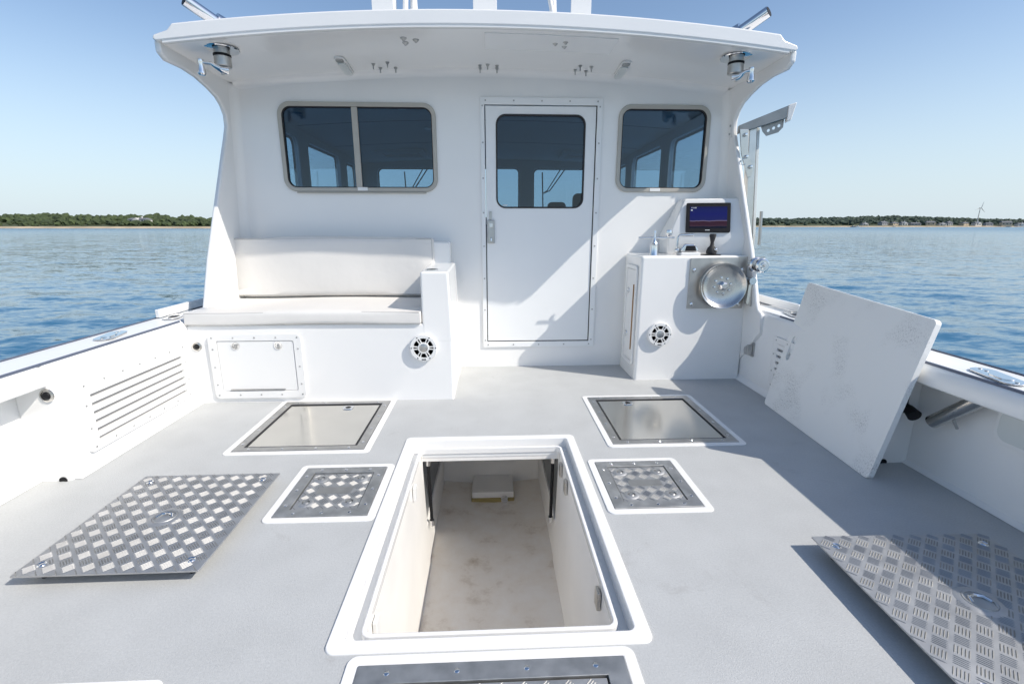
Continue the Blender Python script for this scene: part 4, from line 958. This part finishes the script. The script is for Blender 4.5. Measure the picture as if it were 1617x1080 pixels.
def near_hatch(r_, label):
    t = thing('tread_plate_hatch', label, 'hatch', ((r_[0] + r_[2]) / 2, r_[1], 0))
    fr = MB().plate(rect(r_), [rect(r_, -.055)], FZ, -.02, .008).build('frame', 'hatch_frame_metal', t, bevel=.0015)
    MB().plate(rect(r_, -.052), [], FZ, -.03, -.018).build('gap', 'dark', t)
    x0, y0, x1, y1 = r_[0] + .06, r_[1] + .06, r_[2] - .06, r_[3] - .06
    lid = MB().plate(rect((x0, y0, x1, y1)), [], FZ, -.017, .003).build('lid', 'tread_alloy', t, bevel=.001)
    tm = tread(x0, y0, x1, y1, .058); tm.v = [(a, b, c + .0028) for a, b, c in tm.v]; tm.build('tread', 'tread_bar', lid, smooth=False, kind='stuff')
    m = MB()
    for k in range(4):
        for yy in (r_[1] + .026, r_[3] - .026): m.lathe([(0, .0018), (.007, .0012), (.008, 0)], (r_[0] + .08 + k * .185, yy, .0081), (0, 0, 1), 10)
        for xx in (r_[0] + .026, r_[2] - .026): m.lathe([(0, .0018), (.007, .0012), (.008, 0)], (xx, r_[1] + .09 + k * .185, .0081), (0, 0, 1), 10)
    m.build('screws', 'chrome', fr, kind='stuff')
near_hatch(NEAR, 'wide tread plate hatch at the middle of the bottom edge, nearest the camera')
near_hatch(NEARL, 'tread plate hatch whose white surround just shows at the bottom left corner')

# ------------------------------------------------------------------ open hold
def hold():
    x0, y0, x1, y1 = HOLD
    t = thing('open_hold', 'open white fish hold sunk in the middle of the deck', 'hold', ((x0 + x1) / 2, y0, 0))
    rim = MB().plate(rr(x0, y0, x1, y1, .03), [rr(x0 + .045, y0 + .045, x1 - .045, y1 - .045, .02)], FZ, -.055, .006).build('surround', 'gelcoat', t, bevel=.005)
    g0 = (x0 + .045, y0 + .045, x1 - .045, y1 - .045)
    MB().plate(rect(g0, .004), [rr(x0 + .085, y0 + .088, x1 - .085, y1 - .088, .012)], FZ, -.075, -.056).build('gutter', 'gelcoat_soft', t, smooth=False)
    i0 = (x0 + .078, y0 + .080, x1 - .078, y1 - .080)
    MB().plate(rr(*i0, .03), [rr(i0[0] + .014, i0[1] + .014, i0[2] - .014, i0[3] - .014, .022)], FZ, -.0555, -.022).build('inner_lip', 'gelcoat', t, bevel=.004)
    a0, b0, a1, b1 = i0[0] + .010, i0[1] + .010, i0[2] - .010, i0[3] - .010
    fl, fr_, zf = -.366, .346, -.76
    yb, yf = b0, 3.32
    def quad(pts, nm, m, th=None): return MB().add(pts, [(0, 1, 2, 3)]).build(nm, m, t, smooth=False)
    zt = -.06
    # side walls, aft wall, forward wall, floor, tunnel top
    MB().hexa([(fl - .02, yb, zf - .02), (fl, yb, zf), (fl, b1 + .02, zf), (fl - .02, b1 + .02, zf - .02), (a0 - .02, yb, zt), (a0, yb, zt), (a0, b1 + .02, zt), (a0 - .02, b1 + .02, zt)]).build('side_wall', 'hold_wall', t, smooth=False)
    MB().hexa([(fr_, yb, zf), (fr_ + .02, yb, zf - .02), (fr_ + .02, b1 + .02, zf - .02), (fr_, b1 + .02, zf), (a1, yb, zt), (a1 + .02, yb, zt), (a1 + .02, b1 + .02, zt), (a1, b1 + .02, zt)]).build('side_wall', 'hold_wall', t, smooth=False)
    MB().box(-.62, yb - .03, -1.0, .62, yb, zt).build('aft_wall', 'hold_wall', t, smooth=False)
    MB().box(-.62, yf, -1.1, .62, yf + .03, -.06).build('forward_wall', 'hold_wall', t, smooth=False)
    for s, e in ((-1, -.43), (1, .40)):
        MB().box(e, b1 + .02, -1.1, e + s * .02, yf, -.50 if False else -.05).build('tunnel_side', 'hold_wall', t, smooth=False)
    MB().box(-.62, b1 + .005, -.10, .62, yf + .03, -.052).build('tunnel_top', 'hold_wall', t, smooth=False)
    # floor dished toward the middle
    xs = np.linspace(-.5, .5, 11); ys = np.linspace(yb, yf, 8); vs = [(x, y, zf - .03 + .10 * abs(x + .01) ** 1.2 - .0 * y) for y in ys for x in xs]
    MB().add(vs, [(j * 11 + i, j * 11 + i + 1, (j + 1) * 11 + i + 1, (j + 1) * 11 + i) for j in range(7) for i in range(10)]).build('floor', 'hold_floor', t)
    # sloped tunnel panels with their dark edge bars
    for s, e in ((-1, -.372), (1, .352)):
        MB().box(min(e, e + s * .03), b1 + .02, -1.0, max(e, e + s * .03), yf, -.50).build('tunnel_sill', 'hold_wall', t, bevel=.006)
        MB().box(min(e + s * .012, e + s * .022), b1 + .03, -.505, max(e + s * .012, e + s * .022), yf, -.09).build('opening_shade_panel', 'locker_shade', t)  # flat dark sheet paints the shade inside the side locker opening
        MB().tube([(e - s * .016, b1 + .03, -.12), (e - s * .020, b1 + .05, -.50)], .009, 8).build('gas_strut', 'dark', t)
        MB().tube([(e - s * .016, b1 + .028, -.10), (e - s * .016, b1 + .03, -.135)], .014, 8).build('strut_end', 'chrome', t)
        MB().tube([(e - s * .020, b1 + .05, -.49), (e - s * .020, b1 + .052, -.525)], .014, 8).build('strut_end', 'chrome', t)
    bx = MB().box(-.152, 3.07, -.80, .150, yf, -.716).build('pump_box', 'hold_wall', t, bevel=.006)
    MB().box(-.156, 3.055, -.81, .154, yf, -.760).build('pump_box_base', 'olive_stain', bx, bevel=.006)
    MB().lathe([(.013, .016), (.024, .016), (.028, 0), (.013, 0)], (.082, 3.054, -.762), (0, -1, 0), 16).lathe([(0, .004), (.013, .004)], (.082, 3.054, -.762), (0, -1, 0), 16).build('drain', 'chrome', bx)
    # catches on the side walls
    for x, y, m, s in ((a0 + .003, 1.27, 'white_plastic', 1), (a0 + .004, 2.06, 'white_plastic', 1), (a1 - .003, 1.36, 'brushed_steel', -1), (a1 - .003, 2.08, 'brushed_steel', -1), (a1 - .003, 2.25, 'brushed_steel', -1)):
        MB().box(min(x, x + s * .014), y - .012, -.135, max(x, x + s * .014), y + .030, -.065).build('catch', m, t, bevel=.003)
    # vertical door battens in the side walls
    MB().box(a0 + .001, b1 - .012, -.80, a0 + .006, b1 + .005, -.058).build('batten', 'hold_wall', t, bevel=.004)
    MB().box(a1 - .006, b1 - .012, -.80, a1 - .001, b1 + .005, -.058).build('batten', 'hold_wall', t, bevel=.004)
hold()

# ================================================================== LOOSE THINGS
def loose_plate(cx, cy, z, w, d, rz, label, ring):
    t = thing('loose_floor_hatch', label, 'hatch lid', (cx, cy, z), 'loose tread plate lids'); t.rotation_euler.z = rz
    MB().plate(rr(-w / 2, -d / 2, w / 2, d / 2, .004, 2), [], FZ, -.006, 0).build('sheet', 'tread_alloy', t, local=True, bevel=.001)
    cor = [(-w / 2 + .055, -d / 2 + .055), (w / 2 - .055, -d / 2 + .055), (w / 2 - .055, d / 2 - .055), (-w / 2 + .055, d / 2 - .055)]
    tread(-w / 2, -d / 2, w / 2, d / 2, .063, [(a, b, .018) for a, b in cor] + [(ring[0], ring[1], .052)]).build('tread', 'tread_bar', t, local=True, smooth=False, kind='stuff')
    for a, b in cor: MB().lathe([(0, .002), (.006, .002), (.008, .0005), (.013, .003), (.015, 0)], (a, b, .0002), (0, 0, 1), 16).build('screw', 'chrome', t, local=True)
    p = MB().lathe([(.062, 0), (.055, .0025), (.044, .004), (.040, .0005)], (ring[0], ring[1], .0002), (0, 0, 1), 28).build('pull_dimple', 'tread_alloy', t, local=True)
    MB().lathe([(0, -.002), (.034, -.002), (.036, .004), (.041, .005), (.043, .001)], (ring[0], ring[1], .0012), (0, 0, 1), 28).build('pull_cup', 'hatch_frame_metal', p, local=True)
    MB().tube([(ring[0] - .03, ring[1] - .008, .004), (ring[0] - .02, ring[1] + .015, .006), (ring[0], ring[1] + .02, .006), (ring[0] + .02, ring[1] + .012, .006), (ring[0] + .03, ring[1] - .008, .004)], .005, 8).build('pull_handle', 'chrome', p, local=True)
    fz = -(z - .0005)
    for a, b in cor: MB().lathe([(.011, -.006), (.011, fz + .004), (.009, fz)], (a, b, 0), (0, 0, 1), 10).build('stud', 'dark', t, local=True)
    MB().plate(rect((-w / 2 + .05, -d / 2 + .05, w / 2 - .05, d / 2 - .05)), [rect((-w / 2 + .075, -d / 2 + .075, w / 2 - .075, d / 2 - .075))], FZ, -.022, -.0062).build('stiffener', 'hatch_frame_metal', t, local=True)
loose_plate(-1.270, 1.70, .048, .595, .635, R(0.2), 'square tread plate lid lying loose on the deck at left, in full sun', (-.005, -.01))
loose_plate(1.465, 1.13, .055, .64, .64, R(-1.2), 'square tread plate lid lying loose on the deck at right, half in shade', (-.01, .005))

def cutting_board():
    A = Vector((1.806, 2.894, .002)); B = Vector((1.743, 1.922, .002)); T = Vector((1.977, 2.837, .802))
    u = (B - A).normalized(); nrm = u.cross(T - A).normalized()
    if nrm.x > 0: nrm = -nrm
    v = nrm.cross(u).normalized()
    if v.z < 0: v = -v
    L = (B - A).length; H = .822
    t = thing('cutting_board', 'large worn white cutting board leaning against the right bulwark', 'cutting board', tuple((A + B) / 2))
    mw = Matrix(((u.x, v.x, nrm.x), (u.y, v.y, nrm.y), (u.z, v.z, nrm.z))).to_4x4()
    t.rotation_euler = mw.to_euler()
    f = lambda a, b, d: (a - L / 2, b, d)
    MB().plate([(a, b * (1 - .062 * a / L)) for a, b in rr(0, 0, L, H, .022)], [rr(.050, .325, .092, .485, .0205, 5)], f, -.026, 0).build('board', 'hdpe', t, local=True, bevel=.005)
    MB().plate(rr(.047, .322, .095, .488, .0235, 5), [rr(.0515, .3265, .0905, .4835, .0190, 5)], f, -.012, .0015).build('grip_rim', 'hdpe', t, local=True)
cutting_board()

# ------------------------------------------------------------------ fittings on the cap rails
def flush_holder(x, y, rz, label, closed):
    t = thing('flush_rod_holder', label, 'rod holder', (x, y, .5665), 'flush rod holders in the cap rails'); t.rotation_euler.z = rz
    MB().plate(rr(-.045, -.115, .045, .115, .044, 8), [rr(-.025, -.07, .025, .03, .0249, 6)], FZ, .0005, .006).build('flange', 'chrome', t, local=True, bevel=.002)
    if closed: MB().plate(rr(-.025, -.07, .025, .03, .0249, 6), [], FZ, .001, .010).build('cap', 'chrome', t, local=True, bevel=.003)
    else: MB().plate(rr(-.025, -.07, .025, .03, .0249, 6), [], FZ, .0008, .002).build('bore', 'dark', t, local=True)
    for yy in (-.095, .06, .095): MB().lathe([(0, .0025), (.006, .002), (.007, 0)], (0, yy, .006), (0, 0, 1), 8).build('screw', 'hatch_frame_metal', t, local=True)
flush_holder(-2.065, 2.61, R(14), 'chrome flush rod holder in the left cap rail above the louvred vent', True)
flush_holder(-2.075, 3.17, R(12), 'chrome flush rod holder in the left cap rail beside the bench end', False)
flush_holder(2.005, 1.71, R(-14), 'chrome flush rod holder in the right cap rail aft of the leaning board', True)
flush_holder(2.035, 3.05, R(-12), 'chrome flush rod holder in the right cap rail beside the console', False)

def under_tube():
    t = thing('rod_tube', 'bare steel rod holder tube slanting under the right cap rail', 'tube', (2.0, 1.9, .3))
    a, b = Vector((2.0, 1.925, .283)), Vector((2.0, 1.72, .48))
    d = (b - a).normalized()
    MB().tube([a, b], .030, 20).build('tube', 'steel', t)
    MB().tube([a - d * .0005, a - d * .002], .026, 20).build('bore', 'dark', t)
    MB().tube([a + d * .12 + Vector((0, 0, -.03)), a + d * .12 + Vector((.02, -.01, -.075))], .006, 8).build('bolt', 'hatch_frame_metal', t)
under_tube()
def courtesy():
    t = thing('bulwark_light', 'rounded white light housing under the right cap rail', 'light', (2.06, 1.62, .38))
    x = XC + 2.086
    MB().plate(rr(1.50, .30, 1.70, .455, .05, 6), [], FX, x, x - .03).build('housing', 'white_plastic', t, bevel=.012, seg=3)
    MB().plate(rr(1.515, .315, 1.685, .44, .04, 6), [], FX, x - .0302, x - .036).build('lens', 'lens_plastic', t, bevel=.004)
courtesy()
def hose_stub():
    t = thing('hose_fitting', 'black hose fitting behind the leaning board in the right recess', 'fitting', (2.0, 2.06, .30))
    MB().tube([(1.98, 2.073, .30), (1.98, 2.03, .30), (1.975, 1.99, .285)], [.024, .024, .030], 14).build('nozzle', 'dark', t)
    MB().lathe([(0, .01), (.036, .008), (.04, 0)], (1.98, 2.0745, .30), (0, -1, 0), 20).build('flange', 'hatch_frame_metal', t)
    MB().tube([(1.98, 2.055, .30), (1.985, 2.055, .40), (1.985, 2.06, .46)], .010, 10).build('hose', 'rubber', t)
hose_stub()
def left_clip():
    t = thing('hook_fitting', 'small chrome hook on the left recess wall at the photo edge', 'hook', (XC - 2.085, 1.86, .24))
    x = XC - 2.084
    MB().plate(rr(1.845, .21, 1.885, .29, .012), [], FX, x, x + .006).build('plate', 'chrome', t, bevel=.001)
    MB().tube([(x + .006, 1.865, .27), (x + .035, 1.865, .262), (x + .04, 1.865, .238), (x + .02, 1.865, .225)], .006, 8).build('hook', 'chrome', t)
left_clip()
for o in bpy.data.objects:
    if '_w' in o: del o['_w']
